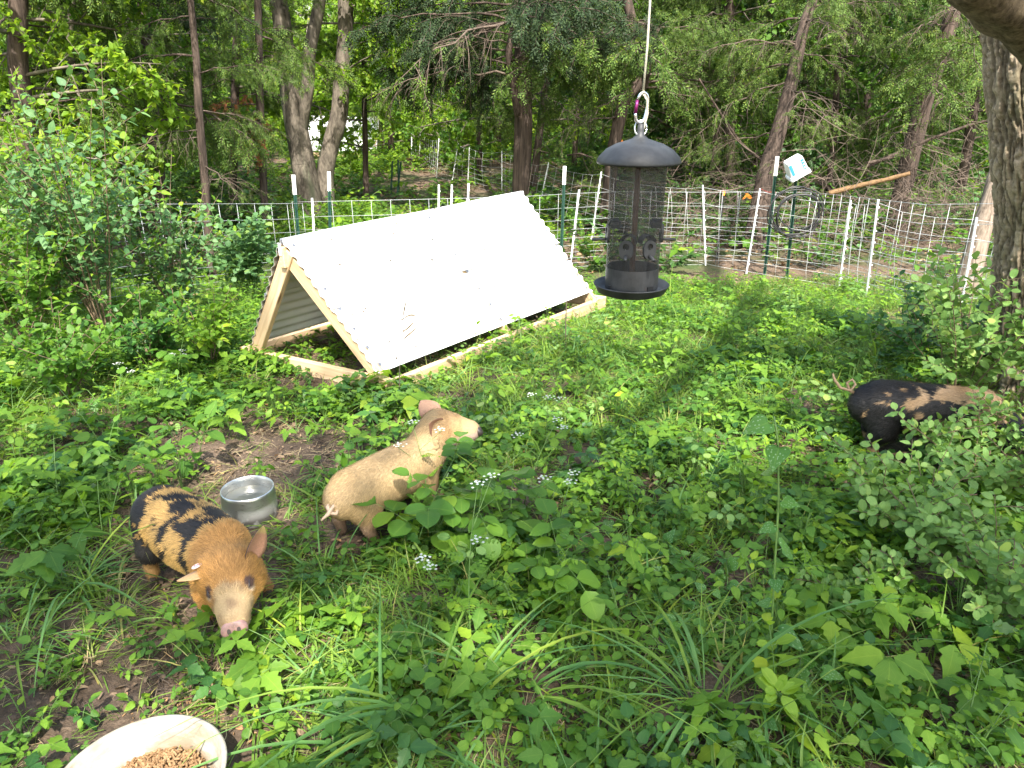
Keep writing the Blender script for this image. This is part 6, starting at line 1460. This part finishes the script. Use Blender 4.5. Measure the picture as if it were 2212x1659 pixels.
# ------------------------------------------------------------------ the big near tree
def near_tree():
    g = gz(2215, 870); g.y = 3.95; g.x = PD(2300, 850, 3.95).x - .06; g.z = 0
    root = empty('shade_tree', g, 'big near trunk with deeply ridged sunlit bark at the right edge', 'tree')
    ax = [(2128, 860), (2138, 780), (2150, 640), (2160, 500), (2152, 380), (2143, 250), (2135, 120), (2125, 20), (2110, -120)]
    rad = [.235, .215, .20, .195, .195, .197, .20, .20, .2]
    C = []; z_ = []
    for (lx, ly), r in zip(ax, rad):
        p = PD(lx, ly, 3.95); C.append(Vector((p.x + r * 1.0, 3.95, p.z))); 
    C = [Vector((C[0].x, 3.95, -.1))] + C; rad = [.27] + rad; C.append(C[-1] + Vector((.1, 0, 1.6))); rad.append(.17)
    K, Nn = 300, 420; zs = np.linspace(C[0].z, C[-1].z, Nn); cz = [c.z for c in C]; cx = np.interp(zs, cz, [c.x for c in C]); rz = np.interp(zs, cz, rad)
    for _ in range(30): cx[1:-1] = (cx[:-2] + cx[2:] + 2 * cx[1:-1]) / 4; rz[1:-1] = (rz[:-2] + rz[2:] + 2 * rz[1:-1]) / 4
    th = np.linspace(0, 2 * np.pi, K, endpoint=False); TH, ZZ = np.meshgrid(th, zs)
    RX = rz[:, None] * np.ones_like(TH)
    P = np.stack([np.cos(TH) * RX, np.sin(TH) * RX, ZZ * .15], -1); wob = (vnoise(P, 12, 3)[..., None] - .5) * .025; n1 = .75 * vnoise(P + wob, 50, 5) + .25 * vnoise(P + wob, 110, 6)
    plate = np.abs(n1 - .5) * 2; ridg = np.clip(plate * 2.4, 0, 1) ** .6; P2 = np.stack([np.cos(TH) * RX, np.sin(TH) * RX, ZZ], -1); n2 = vnoise(P2, 22, 9); n3 = vnoise(P2, 90, 10); cr = np.clip(np.abs(vnoise(P2 * [1, 1, 1.2], 26, 14) - .5) * 9, 0, 1)
    disp = -.030 * (1 - ridg) - .013 * (1 - cr) * ridg + (n2 - .5) * .010 + (n3 - .5) * .005
    flare = .05 * np.clip(1 - ZZ / .35, 0, 1) ** 2 * (1 + .6 * np.sin(TH * 5)); RR = RX + disp + flare
    V = np.stack([cx[:, None] + RR * np.cos(TH), 3.95 + RR * np.sin(TH), ZZ + 0 * RR], -1).reshape(-1, 3) - np.array([g.x, g.y, 0])
    i = np.arange(Nn - 1)[:, None] * K; j = np.arange(K)[None]; j2 = (j + 1) % K; F = np.stack([i + j, i + j2, i + K + j2, i + K + j], -1).reshape(-1, 4)
    obj('trunk', mesh_np('trunk', V, F, mats=[M['bark_near']], col=np.repeat(np.clip(ridg * (.55 + .45 * cr), 0, 1).reshape(-1, 1), 3, 1)), root)
    top = Vector((C[-1].x, 3.95, C[-1].z))
    # heavy limb crossing the top right corner towards the camera, and limbs for its unseen crown
    limbs = [([PD(2450, 260, 3.6), PD(2310, 95, 3.2), PD(2222, 2, 3.0), PD(2110, -85, 2.8), Vector((1.5, 1.9, 3.15)), Vector((.7, 1.6, 3.9)), Vector((.3, FY, 4.15)), Vector((-1.2, 1.4, 4.8))], [.18, .16, .15, .12, .07, .04, .028, .018]),
             ([top - Vector((0, 0, .4)), top + Vector((.1, -1.2, .6)), top + Vector((-.3, -3.2, 1.6)), top + Vector((-1.2, -5.2, 2.2)), top + Vector((-3, -7, 2.4))], [.15, .12, .09, .06, .03]),
             ([top - Vector((0, 0, .2)), top + Vector((.5, .5, 1.2)), top + Vector((1.2, 1.0, 2.6)), top + Vector((1.6, 1.4, 4))], [.13, .10, .06, .03])]
    for P_, r_ in limbs:
        me, path = trunk_mesh([p - g for p in P_], r_, 'bark_limb', k=48, rough=.15, seed=9, fine=22); obj('limb', me, root)
    return root, g, limbs
big, gbig, limbs = near_tree()
# unseen crown boughs behind the camera, added to shade the near pen
rc_ = random.Random(8)
for i in range(190):
    x = rc_.uniform(-5, 4.5); y = rc_.uniform(-6.8, -.9); z = rc_.uniform(5.0, 7.5)
    if (fbm(np.array([[x, y, z]]), .9, 33)[0] < .31) or y + z * .78 > 3.45: continue  # cut along the sun's slope so the shelter stays lit
    m_ = Matrix.Translation(Vector((x, y, z)) - gbig) @ Matrix.Rotation(rc_.random() * 6.28, 4, 'Z') @ Matrix.Rotation(rc_.uniform(-.3, .3), 4, 'Y') @ Matrix.Scale(rc_.uniform(1.3, 2.2), 4); obj('bough', rc_.choice(BROM + BRO), big, mat=m_)
